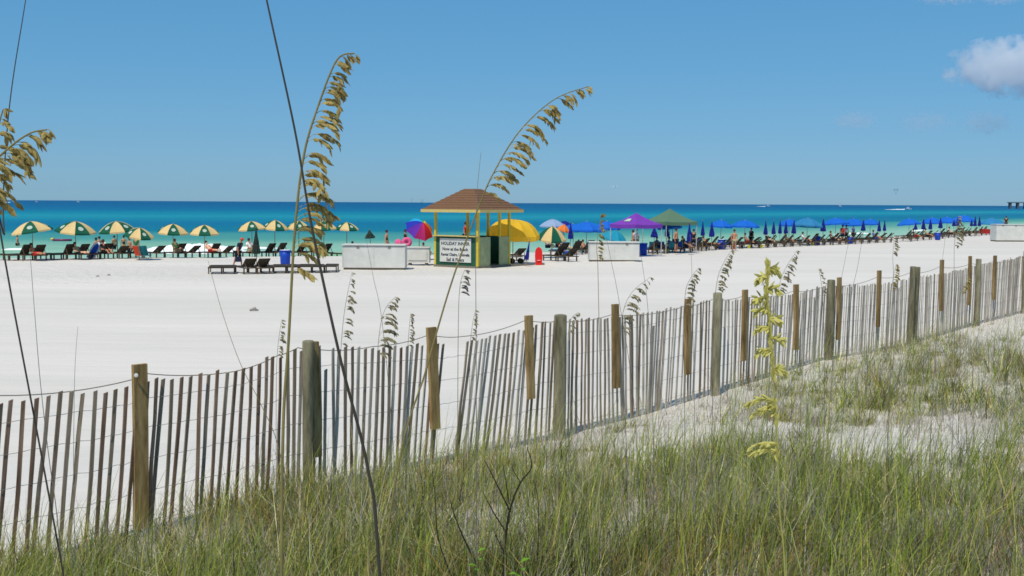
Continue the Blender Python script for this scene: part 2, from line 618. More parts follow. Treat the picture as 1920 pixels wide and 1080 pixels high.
# ------------------------------------------------------------ slatted sand fence
def wood_material(name, c1, c2, c3, scale=1.0):
    m = bpy.data.materials.new(name)
    m.use_nodes = True
    nt = m.node_tree; N = nt.nodes; L = nt.links
    b = N['Principled BSDF']
    tc = N.new('ShaderNodeTexCoord')
    oi = N.new('ShaderNodeObjectInfo')
    mp = N.new('ShaderNodeMapping'); mp.inputs['Scale'].default_value = (26 * scale, 26 * scale, 2.4)
    ad = N.new('ShaderNodeVectorMath'); ad.operation = 'ADD'
    sc = N.new('ShaderNodeVectorMath'); sc.operation = 'SCALE'; sc.inputs['Scale'].default_value = 37.0
    cb = N.new('ShaderNodeCombineXYZ'); L.new(oi.outputs['Random'], cb.inputs[0]); L.new(oi.outputs['Random'], cb.inputs[2])
    L.new(cb.outputs[0], sc.inputs[0]); L.new(tc.outputs['Object'], ad.inputs[0]); L.new(sc.outputs[0], ad.inputs[1])
    L.new(ad.outputs[0], mp.inputs[0])
    nz = N.new('ShaderNodeTexNoise'); nz.inputs['Scale'].default_value = 1.0; nz.inputs['Detail'].default_value = 8; nz.inputs['Roughness'].default_value = 0.7
    L.new(mp.outputs[0], nz.inputs['Vector'])
    cr = N.new('ShaderNodeValToRGB')
    e = cr.color_ramp.elements; e.new(0.5)
    for k, (p, c) in enumerate(((0.32, c1), (0.5, c2), (0.68, c3))):
        e[k].position = p; e[k].color = lin(c) + (1,)
    L.new(nz.outputs[0], cr.inputs[0])
    mr = N.new('ShaderNodeMapRange'); mr.inputs['To Min'].default_value = 0.78; mr.inputs['To Max'].default_value = 1.2
    L.new(oi.outputs['Random'], mr.inputs['Value'])
    mu = N.new('ShaderNodeVectorMath'); mu.operation = 'SCALE'; L.new(cr.outputs[0], mu.inputs[0]); L.new(mr.outputs[0], mu.inputs['Scale'])
    L.new(mu.outputs[0], b.inputs['Base Color'])
    b.inputs['Roughness'].default_value = 0.9; b.inputs['Specular IOR Level'].default_value = 0.15
    bp = N.new('ShaderNodeBump'); bp.inputs['Strength'].default_value = 0.6; bp.inputs['Distance'].default_value = 0.004
    L.new(nz.outputs[0], bp.inputs['Height']); L.new(bp.outputs[0], b.inputs['Normal'])
    MATS[name] = m
    return m


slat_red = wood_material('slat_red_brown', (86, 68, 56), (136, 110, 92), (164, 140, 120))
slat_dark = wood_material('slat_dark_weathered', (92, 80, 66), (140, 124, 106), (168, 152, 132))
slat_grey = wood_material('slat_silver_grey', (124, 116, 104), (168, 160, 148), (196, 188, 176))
post_grey = wood_material('post_grey_green', (74, 72, 56), (120, 116, 94), (150, 144, 120), 0.5)
plank_tan = wood_material('plank_tan', (92, 74, 44), (148, 122, 80), (176, 152, 108), 0.6)
wire_m = mat('galvanised_wire', (120, 118, 112), 0.6, 0.2, 10, spec=0.5)
rope_m = mat('grey_rope', (135, 130, 120), 0.95, 0.2, 60)

fence = empty('slatted_sand_fence', (FX0, FY0, gz(FX0, FY0)), 0, 'weathered wooden slat fence with round posts running from lower left to right across the dune', 'fence')
FO = Vector(fence.location)
# lean of slats (radians in the fence plane, top towards the far end) along the picture
LEAN_T = [(-200, 6), (100, 6), (250, 5), (420, 5), (520, 2), (600, 1), (700, 2), (800, 5), (870, 9), (950, 8), (1030, 3), (1080, 0), (1180, -3), (1260, 4), (1340, 0), (1480, 3), (1600, 2), (1760, 0), (1920, 4)]
LS = np.array([fence_s(p) for p, _ in LEAN_T]); LV = np.array([R(v) for _, v in LEAN_T])
nrm = Vector((-FDY, FDX, 0))
fdir = Vector((FDX, FDY, 0))


def slat_mesh(i):
    # unit-height slat with a gentle warp; scaled in z by each object
    mb = MB()
    w = 0.029; t = 0.011
    rs = np.random.default_rng(100 + i)
    K = 5
    vs = []
    bx = np.cumsum(rs.normal(0, 0.0045, K)); bx -= np.linspace(bx[0], bx[-1], K)
    by = np.cumsum(rs.normal(0, 0.003, K)); by -= np.linspace(by[0], by[-1], K)
    for k in range(K):
        z = k / (K - 1)
        ww = w * (1 + 0.05 * rs.normal())
        for a, c in ((-1, -1), (1, -1), (1, 1), (-1, 1)):
            vs.append((a * ww / 2 + bx[k], c * t / 2 + by[k], z + (0.004 * a if k == K - 1 else 0)))
    fs = [(3, 2, 1, 0)]
    for k in range(K - 1):
        for c in range(4):
            fs.append((k * 4 + c, k * 4 + (c + 1) % 4, (k + 1) * 4 + (c + 1) % 4, (k + 1) * 4 + c))
    n = (K - 1) * 4
    fs.append((n, n + 1, n + 2, n + 3))
    return mb.add(vs, fs)


slat_lib = {}
for i in range(8):
    for nm, m in (('r', slat_red), ('d', slat_dark), ('g', slat_grey)):
        slat_lib[(i, nm)] = slat_mesh(i).mesh('slat', m)

fang = math.atan2(FDY, FDX)
s = fence_s(-60)
s_end = fence_s(1960)
gap0, gap1 = fence_s(838), fence_s(874)
slat_s = []
while s < s_end:
    slat_s.append(s)
    base = float(np.interp(s, [0, 2, 5, 9, 14, 21], [0.086, 0.075, 0.070, 0.070, 0.068, 0.066]))
    s += base * (1 + 0.09 * rng.normal()) if rng.random() > 0.03 else base * 0.6
nslat = 0
wire_pts = {k: [] for k in range(5)}
for s in slat_s:
    if gap0 < s < gap1: continue
    x, y = fence_xy(s)
    zb = float(zf(s)) - 0.08
    zt = float(ztop(s)) + 0.012 * rng.normal()
    lean = float(np.interp(s, LS, LV)) + R(0.8) * rng.normal()
    h = (zt - zb) / math.cos(lean)
    if rng.random() < 0.02: h *= 0.88
    u = (s - slat_s[0]) / (s_end - slat_s[0])
    r = rng.random()
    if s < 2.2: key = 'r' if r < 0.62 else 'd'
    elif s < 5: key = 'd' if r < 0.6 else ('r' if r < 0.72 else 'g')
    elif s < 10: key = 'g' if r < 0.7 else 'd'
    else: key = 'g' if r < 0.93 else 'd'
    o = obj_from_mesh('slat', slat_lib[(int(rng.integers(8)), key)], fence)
    # base point shifted so the top sits at s
    bx = s - math.tan(lean) * (zt - zb)
    px_, py_ = fence_xy(bx)
    jit = 0.006 * rng.normal()
    M = Matrix.Translation((px_ - FO.x + nrm.x * jit, py_ - FO.y + nrm.y * jit, zb - FO.z)) @ Matrix.Rotation(fang, 4, 'Z') @ Matrix.Rotation(lean, 4, 'Y') @ Matrix.Rotation(R(8 + 0.9 * max(s - 6, 0)) * rng.normal(), 4, 'Z')
    o.matrix_basis = M @ Matrix.Diagonal((1, 1, h, 1))
    nslat += 1
print('slats', nslat)

# the twisted wires that hold the slats
for k, f in enumerate((0.09, 0.29, 0.5, 0.70, 0.885)):
    mb = MB()
    pts = []
    for s in np.arange(slat_s[0], s_end, 0.07):
        zb = float(zf(s)); zt = float(ztop(s))
        lean = float(np.interp(s, LS, LV))
        ss = s - math.tan(lean) * (zt - zb) * (1 - f)
        x, y = fence_xy(ss)
        w = 0.008 * (1 if int(s / 0.07) % 2 else -1)
        pts.append((x - FO.x + nrm.x * w, y - FO.y + nrm.y * w, zb + (zt - zb) * f - FO.z + 0.004 * rng.normal()))
    mb.tube(pts, 0.0022, 3)
    mb.build('wire', wire_m, fence)


def round_post(px, ytop, ybot, wpx, offset=-0.075, lean=0.0):
    Y = fence_Y(px)
    k = Y / F
    x = P(px, ytop, Y).x
    zt = P(px, ytop, Y).z; zb = P(px, ybot, Y).z - 0.35
    r = wpx * k / 2
    mb = MB()
    pts = []; rad = []
    for i in range(8):
        t = i / 7
        pts.append((lean * t + 0.004 * math.sin(5 * t + px), 0.003 * math.cos(7 * t + px), (zt - zb) * t)); rad.append(r * (1.05 - 0.08 * t) * (0.86 if i == 7 else 1.0))
    pts.insert(7, (pts[7][0], pts[7][1], pts[7][2] - 0.012)); rad.insert(7, r)
    mb.tube(pts, rad, 12)
    o = mb.build('post', post_grey, fence, (x + FDY * -offset - FO.x, Y - FDX * -offset - FO.y, zb - FO.z), smooth=True)
    o.data.polygons.foreach_set('use_smooth', [len(p.vertices) == 4 for p in o.data.polygons])
    return o


def plank(px, ytop, ybot, wpx, tilt_px=0, label=None, offset=0.03):
    Y = fence_Y(px)
    k = Y / F
    a = P(px, ytop, Y); b = P(px + tilt_px, ybot, Y)
    w = wpx * k * 1.05
    mb = MB()
    q = fdir * (b - a).dot(Vector((1, 0, 0))) * 0.9
    top = Vector((0, 0, a.z)); bot = Vector((q.x, q.y, b.z))
    vs = []
    K = 6
    for i in range(K):
        t = i / (K - 1)
        c = bot.lerp(top, t)
        warp = 0.006 * math.sin(3 * t + px)
        for aa, cc in ((-1, -1), (1, -1), (1, 1), (-1, 1)):
            vs.append(c + fdir * (aa * w / 2 * 1.1 + warp) + nrm * (cc * 0.018))
    fs = [(3, 2, 1, 0)]
    for i in range(K - 1):
        for c in range(4):
            fs.append((i * 4 + c, i * 4 + (c + 1) % 4, (i + 1) * 4 + (c + 1) % 4, (i + 1) * 4 + c))
    n = (K - 1) * 4
    fs.append((n, n + 1, n + 2, n + 3))
    mb.add([Vector(v) - Vector((0, 0, a.z)) for v in vs], fs)
    x, y = a.x, Y
    return mb.build('plank', plank_tan, fence, (x + FDY * offset - FO.x, y - FDX * offset - FO.y, a.z - FO.z), label=label)


for a in ((568, 637, 928, 23), (1041, 589, 830, 24), (1336, 548, 744, 17), (1550, 524, 678, 15), (1704, 499, 652, 11), (1712, 500, 652, 10), (1828, 485, 616, 10), (1918, 470, 592, 11)):
    round_post(*a)
for a in ((257, 682, 990, 24, 4), (585, 640, 856, 16, 6), (805, 613, 805, 18, 10), (988, 591, 748, 15, 6), (1149, 570, 728, 14, 8), (1286, 560, 702, 13, 2), (1393, 543, 676, 12, 0), (1489, 533, 656, 12, 4), (1570, 520, 637, 10, 1),
          (1645, 507, 613, 10, 0), (1763, 487, 583, 10, 2), (1816, 480, 572, 8, 0), (1863, 479, 562, 9, 0)):
    plank(*a)
# tin tag on the first plank
Yt = fence_Y(252)
MB().lathe([(0.016, 0), (0.016, 0.004), (0.006, 0.006)], 12).xf(Matrix.Rotation(R(90), 4, 'X')).build('tin_tag', mat('tin', (210, 210, 205), 0.4, 0.1), fence, Vector((P(250, 701, Yt).x + 0.045, Yt - 0.065, P(250, 701, Yt).z)) - FO)

# slack rope strung along the post tops
rope_knots = [(-60, 752), (0, 742), (250, 712), (262, 699), (440, 697), (520, 668), (560, 652), (590, 655), (700, 650), (806, 628), (870, 631), (988, 600), (1041, 603), (1149, 590), (1286, 574), (1336, 562), (1393, 556), (1489, 546), (1550, 536), (1645, 520), (1706, 512), (1763, 500), (1822, 494), (1863, 490), (1918, 482), (1960, 474)]
pts = []
for (p0, y0), (p1, y1) in zip(rope_knots[:-1], rope_knots[1:]):
    Y0 = fence_Y(p0); Y1 = fence_Y(p1)
    A = P(p0, y0, Y0); B = P(p1, y1, Y1)
    for i in range(8):
        t = i / 8
        c = A.lerp(B, t) - Vector((0, 0, 0.10 * (B - A).length / 3 * 4 * t * (1 - t)))
        pts.append(c + nrm * 0.012 - FO)
MB().tube(pts, 0.0042, 5).build('rope', rope_m, fence)


# ------------------------------------------------------------ dune grass (stuff)
def blade_material(name, trans=0.45):
    m = bpy.data.materials.new(name)
    m.use_nodes = True
    nt = m.node_tree; N = nt.nodes; L = nt.links
    b = N['Principled BSDF']
    at = N.new('ShaderNodeAttribute'); at.attribute_name = 'tint'
    L.new(at.outputs['Color'], b.inputs['Base Color'])
    b.inputs['Roughness'].default_value = 0.6
    b.inputs['Specular IOR Level'].default_value = 0.25
    tr = N.new('ShaderNodeBsdfTranslucent'); L.new(at.outputs['Color'], tr.inputs[0])
    mx = N.new('ShaderNodeMixShader'); mx.inputs[0].default_value = trans
    L.new(b.outputs[0], mx.inputs[1]); L.new(tr.outputs[0], mx.inputs[2]); L.new(mx.outputs[0], N['Material Output'].inputs[0])
    return m


def blades(name, roots, length, width, az, lean, curl, tint, m, label, cat):
    """one mesh of tapered arching blades; all arguments are numpy arrays"""
    n = len(roots)
    K = 4
    dx = np.cos(az); dy = np.sin(az)
    vaz = az + math.pi / 2 + rng.normal(0, 0.6, n)
    wx = np.cos(vaz); wy = np.sin(vaz)
    cols = []
    pos = roots.copy()
    ang = lean.copy()
    seg = length / (K - 1)
    rows = []
    for k in range(K):
        wk = width * (1 - (k / (K - 1)) ** 1.5) * 0.5
        if k == K - 1:
            rows.append(pos[:, None, :].copy())
        else:
            off = np.stack([wx * wk, wy * wk, np.zeros(n)], 1)
            rows.append(np.stack([pos - off, pos + off], 1))
        h = np.sin(ang)
        pos = pos + np.stack([dx * h * seg, dy * h * seg, np.cos(ang) * seg], 1)
        ang = ang + curl / (K - 1)
    V = np.concatenate(rows, 1)     # n, 7, 3
    nv = V.shape[1]
    base = (np.arange(n) * nv)[:, None]
    quads = np.array([[0, 1, 3, 2], [2, 3, 5, 4]])
    q = (base[:, :, None] + quads[None]).reshape(-1, 4)
    t = (base + np.array([[4, 5, 6]])).reshape(-1, 3)
    me = bpy.data.meshes.new(name)
    me.vertices.add(n * nv)
    me.vertices.foreach_set('co', V.ravel())
    me.loops.add(q.size + t.size)
    me.loops.foreach_set('vertex_index', np.concatenate([q.ravel(), t.ravel()]))
    me.polygons.add(len(q) + len(t))
    me.polygons.foreach_set('loop_start', np.concatenate([np.arange(len(q)) * 4, len(q) * 4 + np.arange(len(t)) * 3]))
    me.update(calc_edges=True)
    ca = me.color_attributes.new('tint', 'FLOAT_COLOR', 'POINT')
    c = np.ones((n, nv, 4))
    c[:, :, :3] = tint[:, None, :]
    ca.data.foreach_set('color', c.ravel())
    me.materials.append(m)
    o = bpy.data.objects.new(name, me)
    COL.objects.link(o)
    tag(o, label, cat, kind='stuff')
    return o


def fence_coords(x, y):
    rx = x - FX0; ry = y - FY0
    return rx * FDX + ry * FDY, -rx * FDY + ry * FDX


def cover(x, y):
    """how much grass grows at a spot (0..1)"""
    s, d = fence_coords(x, y)
    n = 0.42 * vnoise(x, y, 1.9) + 0.34 * vnoise(x + 17, y + 5, 0.7) + 0.24 * vnoise(x, y + 50, 0.28)
    c = smooth01((n - 0.42) / 0.2)
    bare = smooth01((s - 4.0) / 2.0) * smooth01((d + 2.1) / 1.0)       # the sandy strip by the fence, right half
    c = c * (1 - 0.45 * bare)
    left = smooth01((4.5 - s) / 2.5)
    c = np.maximum(c, left * smooth01((-d) / 0.35) * (0.35 + 0.5 * smooth01((0.5 - s) / 1.5)) * smooth01((n - 0.38) / 0.12))
    c = np.maximum(c, 0.8 * smooth01((-d - 2.6) / 1.2) * smooth01((n - 0.42) / 0.10))
    c = np.maximum(c, 0.6 * smooth01((8.4 - y) / 0.9) * (d < -0.5) * smooth01((n - 0.30) / 0.1))
    c = c * np.where(d > -0.03, 0.12 * np.exp(-np.maximum(d, 0) * 2.5) * smooth01((5.5 - s) / 3), 1.0)
    return c


def scatter(n, ymax=24, power=1.0, fun=cover):
    """points on the dune, thinned by the cover map, denser near the viewer's side"""
    out = []
    tot = 0
    while tot < n:
        k = 400000
        y = 3.2 * (ymax / 3.2) ** (rng.random(k) ** power)
        x = y * rng.uniform(-0.53, 0.53, k) + rng.normal(0, 0.05, k)
        keep = rng.random(k) < fun(x, y)
        x = x[keep]; y = y[keep]
        out.append(np.stack([x, y], 1)); tot += len(x)
    p = np.concatenate(out)[:n]
    z = ground_z(p[:, 0], p[:, 1]) - 0.01
    return np.concatenate([p, z[:, None]], 1)


def mixcol(n, cols, wts, var=0.18):
    c = np.array([lin(k) for k in cols])
    i = rng.choice(len(cols), n, p=np.array(wts) / sum(wts))
    t = c[i] * (1 + rng.normal(0, var, n))[:, None] * (1 + rng.normal(0, 0.05, (n, 3)))
    return np.clip(t, 0.005, 0.9)


BM = blade_material('grass_blade')
# green tufts: blades gathered round tuft centres
nt_ = 5000
tufts = scatter(nt_)
per = 26
idx = np.repeat(np.arange(nt_), per)
n = len(idx)
rad = np.abs(rng.normal(0, 1, n)) * 0.062
th = rng.uniform(0, 2 * math.pi, n)
xy = tufts[idx, :2] + np.stack([np.cos(th) * rad, np.sin(th) * rad], 1)
roots = np.concatenate([xy, (ground_z(xy[:, 0], xy[:, 1]) - 0.01)[:, None]], 1)
tl = rng.uniform(0.09, 0.46, nt_) * (0.6 + 0.8 * vnoise(tufts[:, 0], tufts[:, 1] + 31, 1.3))
s_, d_ = fence_coords(tufts[:, 0], tufts[:, 1])
tl = tl * (1 - 0.25 * smooth01((d_ + 1.5) / 1.2) * smooth01((s_ - 4) / 2)) * (1 + 0.35 * smooth01((4 - s_) / 2))
length = tl[idx] * rng.uniform(0.55, 1.15, n)
wind = 0.12
tdir = rng.uniform(0, 2 * math.pi, nt_); tstr = rng.uniform(0, 1.5, nt_)
dxw = np.cos(th) * rad / 0.055 + wind + (np.cos(tdir) * tstr)[idx]; dyw = np.sin(th) * rad / 0.055 + (np.sin(tdir) * tstr)[idx]
az = np.arctan2(dyw, dxw) + rng.normal(0, 0.6, n)
lean = np.clip(np.abs(rng.normal(0.22, 0.42, n)) + rad * 3 + (0.22 * tstr)[idx], 0, 1.6)
curl = rng.uniform(-0.9, 1.9, n)
hue = rng.random(nt_)
g1 = mixcol(n, [(136, 142, 64), (92, 104, 44), (172, 168, 86), (192, 178, 116)], [4, 4.5, 2.2, 1.6], 0.42)
g2 = mixcol(n, [(164, 154, 78), (190, 174, 108), (126, 130, 60), (200, 192, 150)], [3, 2, 2, 1.5], 0.34)
w = (hue > 0.66)[idx][:, None]
g3 = mixcol(n, [(186, 180, 164), (156, 144, 124), (204, 198, 184)], [3, 2, 2])
dry = (vnoise(tufts[:, 0] + 5, tufts[:, 1] + 60, 1.1) + 0.25 * rng.normal(0, 1, nt_) > 0.83)[idx][:, None]
tint = np.where(w, g2, g1)
g4 = mixcol(n, [(168, 132, 78), (140, 106, 64), (176, 156, 100)], [3, 2, 2], 0.3)
rust = (vnoise(tufts[:, 0] + 70, tufts[:, 1] + 20, 0.9) + 0.15 * rng.normal(0, 1, nt_) > 0.86)[idx][:, None]
tint = np.where(rust, g4, tint)
tone = np.clip(0.95 + 0.42 * rng.normal(0, 1, nt_), 0.45, 1.7)
tint = tint * tone[idx][:, None]
tint = np.where(dry | (rng.random(n) < 0.07)[:, None], g3, tint)
width = rng.uniform(0.0035, 0.0095, n)
blades('dune_grass', roots, length, width, az, lean, curl, tint, BM, 'green and olive tufts of grass growing over the dune before the fence', 'grass')

# long sea-oat leaves, paler and arching
roots = scatter(9000, 20)
n = len(roots)
blades('long_grass_leaves', roots, rng.uniform(0.45, 0.85, n), rng.uniform(0.004, 0.007, n), rng.uniform(-1.8, 1.8, n), np.abs(rng.normal(0.25, 0.2, n)), rng.uniform(0.2, 1.5, n),
       mixcol(n, [(156, 168, 66), (120, 136, 52), (188, 182, 100)], [3, 3, 1]), BM, 'long arching green leaves rising above the dune grass', 'grass')


def cover_dead(x, y):
    s, d = fence_coords(x, y)
    n = 0.6 * vnoise(x + 90, y, 1.2) + 0.4 * vnoise(x + 17, y + 75, 0.4)
    return np.where(d < -0.05, 0.3 + 0.7 * smooth01((n - 0.4) / 0.25) + 0.9 * smooth01((d + 1.5) / 0.6) * smooth01((7 - s) / 2), 0.05 * np.exp(-np.maximum(d, 0) * 2))


roots = scatter(72000, 24, 0.9, cover_dead)
n = len(roots)
blades('dry_stems', roots, rng.uniform(0.06, 0.30, n), rng.uniform(0.0025, 0.006, n), rng.uniform(0, 6.28, n), np.abs(rng.normal(0.5, 0.6, n)), rng.normal(0, 0.5, n),
       mixcol(n, [(196, 190, 176), (160, 148, 130), (214, 208, 196), (112, 98, 80)], [4, 3, 3, 1.4]), BM, 'short grey dry stems and litter standing in the sand of the dune', 'dead grass')
roots = scatter(420, 12, 1.0, cover)
n = len(roots)
blades('arching_stems', roots, rng.uniform(0.5, 1.05, n), rng.uniform(0.004, 0.007, n), rng.uniform(0, 6.28, n), np.abs(rng.normal(0.35, 0.25, n)), rng.uniform(0.9, 2.3, n),
       mixcol(n, [(192, 186, 140), (168, 176, 104), (206, 200, 176)], [3, 3, 2]), BM, 'long pale stems arching over the dune grass', 'grass')
roots = scatter(2600, 15, 1.0, cover_dead)
n = len(roots)
blades('dry_stalks', roots, rng.uniform(0.2, 0.7, n), rng.uniform(0.003, 0.006, n), rng.uniform(0, 6.28, n), np.abs(rng.normal(0.2, 0.45, n)), rng.normal(0, 0.7, n),
       mixcol(n, [(96, 84, 66), (60, 50, 40), (176, 168, 148)], [3, 3, 3]), BM, 'thin bare brown stalks scattered among the dune grass', 'dead grass')

# ------------------------------------------------------------ single sea oats
stem_green = mat('stem_olive', (122, 112, 66), 0.7, 0.2, 20)
stem_dark = mat('stem_dark', (58, 54, 46), 0.7, 0.2, 20)
stem_grey = mat('stem_grey', (118, 114, 104), 0.8, 0.2, 20)
seed_gold = mat('seed_gold', (176, 158, 96), 0.75, 0.55, 45, translucent=0.4)
seed_grey = mat('seed_grey', (156, 146, 114), 0.8, 0.3, 60, translucent=0.25)
seed_lime = mat('seed_lime', (206, 200, 116), 0.7, 0.15, 60, translucent=0.35)
stem_lime = mat('stem_lime', (146, 146, 74), 0.7, 0.15, 20)


def spline(pts, n):
    pts = [Vector(p) for p in pts]
    out = []
    m = len(pts) - 1
    for i in range(m):
        p0 = pts[max(i - 1, 0)]; p1 = pts[i]; p2 = pts[i + 1]; p3 = pts[min(i + 2, m)]
        for k in range(n):
            t = k / n
            out.append(0.5 * ((2 * p1) + (-p0 + p2) * t + (2 * p0 - 5 * p1 + 4 * p2 - p3) * t * t + (-p0 + 3 * p1 - 3 * p2 + p3) * t ** 3))
    out.append(pts[-1])
    return out


def spikelet(mb, a, d, L, w, rnd):
    """flattened oat-like spikelet: a fat lens with overlapping glume tips"""
    d = d.normalized()
    side = d.cross(Vector((rnd.gauss(0, 1), rnd.gauss(0, 1), rnd.gauss(0, 0.4))))
    if side.length < 1e-3: side = Vector((1, 0, 0))
    side.normalize()
    up = d.cross(side) * 0.3
    prof = [(0.0, 0.10), (0.25, 0.85), (0.5, 1.0), (0.8, 0.62), (1.0, 0.04)]
    vs = []
    for t, r in prof:
        c = a + d * (L * t)
        rr = w * 0.5 * r
        vs += [c - side * rr, c - up * rr, c + side * rr, c + up * rr]
    fs = []
    for i in range(len(prof) - 1):
        for k in range(4):
            fs.append((i * 4 + k, i * 4 + (k + 1) % 4, (i + 1) * 4 + (k + 1) % 4, (i + 1) * 4 + k))
    mb.add(vs, fs)


def sea_oat(pix, Y, r0, label, panicle=None, seed=0, sm=None, pm=None, Yb=None, group=None, name='sea_oats', leaf=0, r1=None, name_big=True):
    """pix: stem points from base to tip in picture pixels, placed at distance Y; panicle: (start fraction, branch length m, n branches, droop side)"""
    rnd = random.Random(seed)
    Yb = Yb or Y
    pts = []
    for i, (px, py) in enumerate(pix):
        t = i / (len(pix) - 1)
        pts.append(P(px, py, Yb + (Y - Yb) * t))
    # carry the stem down into the sand
    d = (pts[0] - pts[1]).normalized()
    b = pts[0]
    g = gz(b.x, b.y)
    if b.z > g:
        hgt = b.z - g
        e = Vector((b.x + d.x * hgt * 0.35, b.y + 0.02, 0)); e.z = gz(e.x, e.y) - 0.05
        pts = [e, b.lerp(e, 0.5) + Vector((d.x * hgt * 0.08, 0, 0))] + pts
    else:
        pts[0].z = g - 0.05
    root = empty(name, pts[0], 0, label, 'sea oats', group)
    O = Vector(pts[0])
    sp = spline([p - O for p in pts], 7)
    n = len(sp)
    r1 = r1 or r0 * 0.35
    rad = [r0 + (r1 - r0) * (i / (n - 1)) for i in range(n)]
    MB().tube(sp, rad, 6).build('stem', sm or stem_green, root, smooth=True)
    if panicle:
        f0, bl, nb, side, swid = panicle
        big = name_big and nb >= 30
        mb = MB(); mt = MB()
        sp2 = spline([p - O for p in pts], 40)
        # arc length
        acc = [0]
        for i in range(1, len(sp2)): acc.append(acc[-1] + (sp2[i] - sp2[i - 1]).length)
        tot = acc[-1]
        base_len = acc[40 * (len(pts) - len(pix))] if len(pts) > len(pix) else 0.0
        f0 = (base_len + f0 * (tot - base_len)) / tot
        for j in range(nb):
            if big: mb = MB(); mt = mb
            if nb > 20 and rnd.random() < 0.12: continue
            t = f0 + (1 - f0) * min(1, max(0, (j + rnd.gauss(0, 0.4)) / (nb - 1))) ** 0.95
            s = t * tot
            i = min(range(len(acc)), key=lambda q: abs(acc[q] - s))
            c = sp2[i]
            tdir = (sp2[min(i + 1, len(sp2) - 1)] - sp2[max(i - 1, 0)]).normalized()
            q = (t - f0) / (1 - f0)
            L = bl * (0.10 + 1.0 * math.sin(math.pi * (0.25 + 0.74 * q))) * rnd.uniform(0.75, 1.2)
            o_ = Vector((side * rnd.uniform(0.5, 1.0), rnd.uniform(-0.6, 0.6), rnd.uniform(-0.1, 0.35)))
            d0 = (tdir * 0.9 + o_).normalized()
            bp = [c]; dcur = d0.copy(); K = 6
            for k in range(K):
                bp.append(bp[-1] + dcur * L / K)
                dcur = (dcur + Vector((side * 0.05, 0, -0.34))).normalized()
            mt.tube(bp, 0.0006, 3, cap=False)
            ns = max(3, int(L / swid * 1.5))
            for k in range(ns):
                u = 0.25 + 0.75 * (k + 0.5) / ns
                fi = u * K
                i0 = min(int(fi), K - 1)
                a = bp[i0].lerp(bp[i0 + 1], fi - i0)
                dr = (bp[i0 + 1] - bp[i0]).normalized()
                dd_ = (dr * 0.8 + Vector((rnd.gauss(0, 0.35) + side * 0.1, rnd.gauss(0, 0.4), -0.45)))
                spikelet(mb, a, dd_, swid * 2.7 * rnd.uniform(0.7, 1.15), swid * rnd.uniform(0.8, 1.15), rnd)
            if big: mb.build('seed_branch', pm or seed_gold, root)
        if not big:
            tag(mt.build('branchlets', sm or stem_green, root), kind='stuff')
            tag(mb.build('seed_head', pm or seed_gold, root), kind='stuff')
    return root


sea_oat([(528, 1080), (531, 800), (541, 640), (553, 430), (570, 290), (598, 195), (632, 112), (664, 100)], 1.9, 0.0036,
        'tall golden sea oats stalk left of centre reaching above the umbrellas, seed head drooping right', (0.57, 0.060, 46, 1, 0.0074), 3)
sea_oat([(712, 1080), (690, 880), (640, 680), (600, 500), (578, 390), (552, 240), (500, 0), (478, -110)], 1.6, 0.0032,
        'long bare dark stalk crossing the golden sea oats, leaving at the top', None, 5, stem_dark)
sea_oat([(740, 910), (800, 690), (845, 535), (893, 400), (925, 325), (975, 245), (1040, 186), (1104, 162)], 2.5, 0.0028,
        'slanting sea oats stalk whose seed head leans right over the kiosk roof', (0.66, 0.064, 34, 1, 0.0072), 7, None, seed_gold)
sea_oat([(-110, 1080), (-112, 700), (-96, 490), (-74, 410), (-30, 325), (16, 278), (56, 250), (88, 243)], 1.8, 0.0034,
        'golden sea oats seed head bending in from the left edge, beside the first umbrella', (0.70, 0.062, 28, 1, 0.0078), 9)
sea_oat([(-60, 1080), (-48, 700), (-30, 400), (-14, 280), (0, 225), (6, 205)], 1.9, 0.003,
        'sea oats tip just showing at the left edge, above the bending seed head', (0.85, 0.04, 9, 1, 0.008), 10)
sea_oat([(8, 480), (8, 440), (6, 380), (12, 260), (24, 150), (48, 0), (58, -80)], 2.2, 0.0022,
        'bare dark stalk rising out of the top of the photo near the left edge', None, 11, stem_dark, None, 2.0)
sea_oat([(1472, 1080), (1462, 960), (1458, 860), (1452, 740), (1446, 640), (1438, 560), (1440, 500)], 2.9, 0.0034,
        'pale yellow-green young sea oats stalk standing before the fence at right', None, 13, stem_lime)
E_ROOT = bpy.context.scene.collection.objects[-2] if False else None


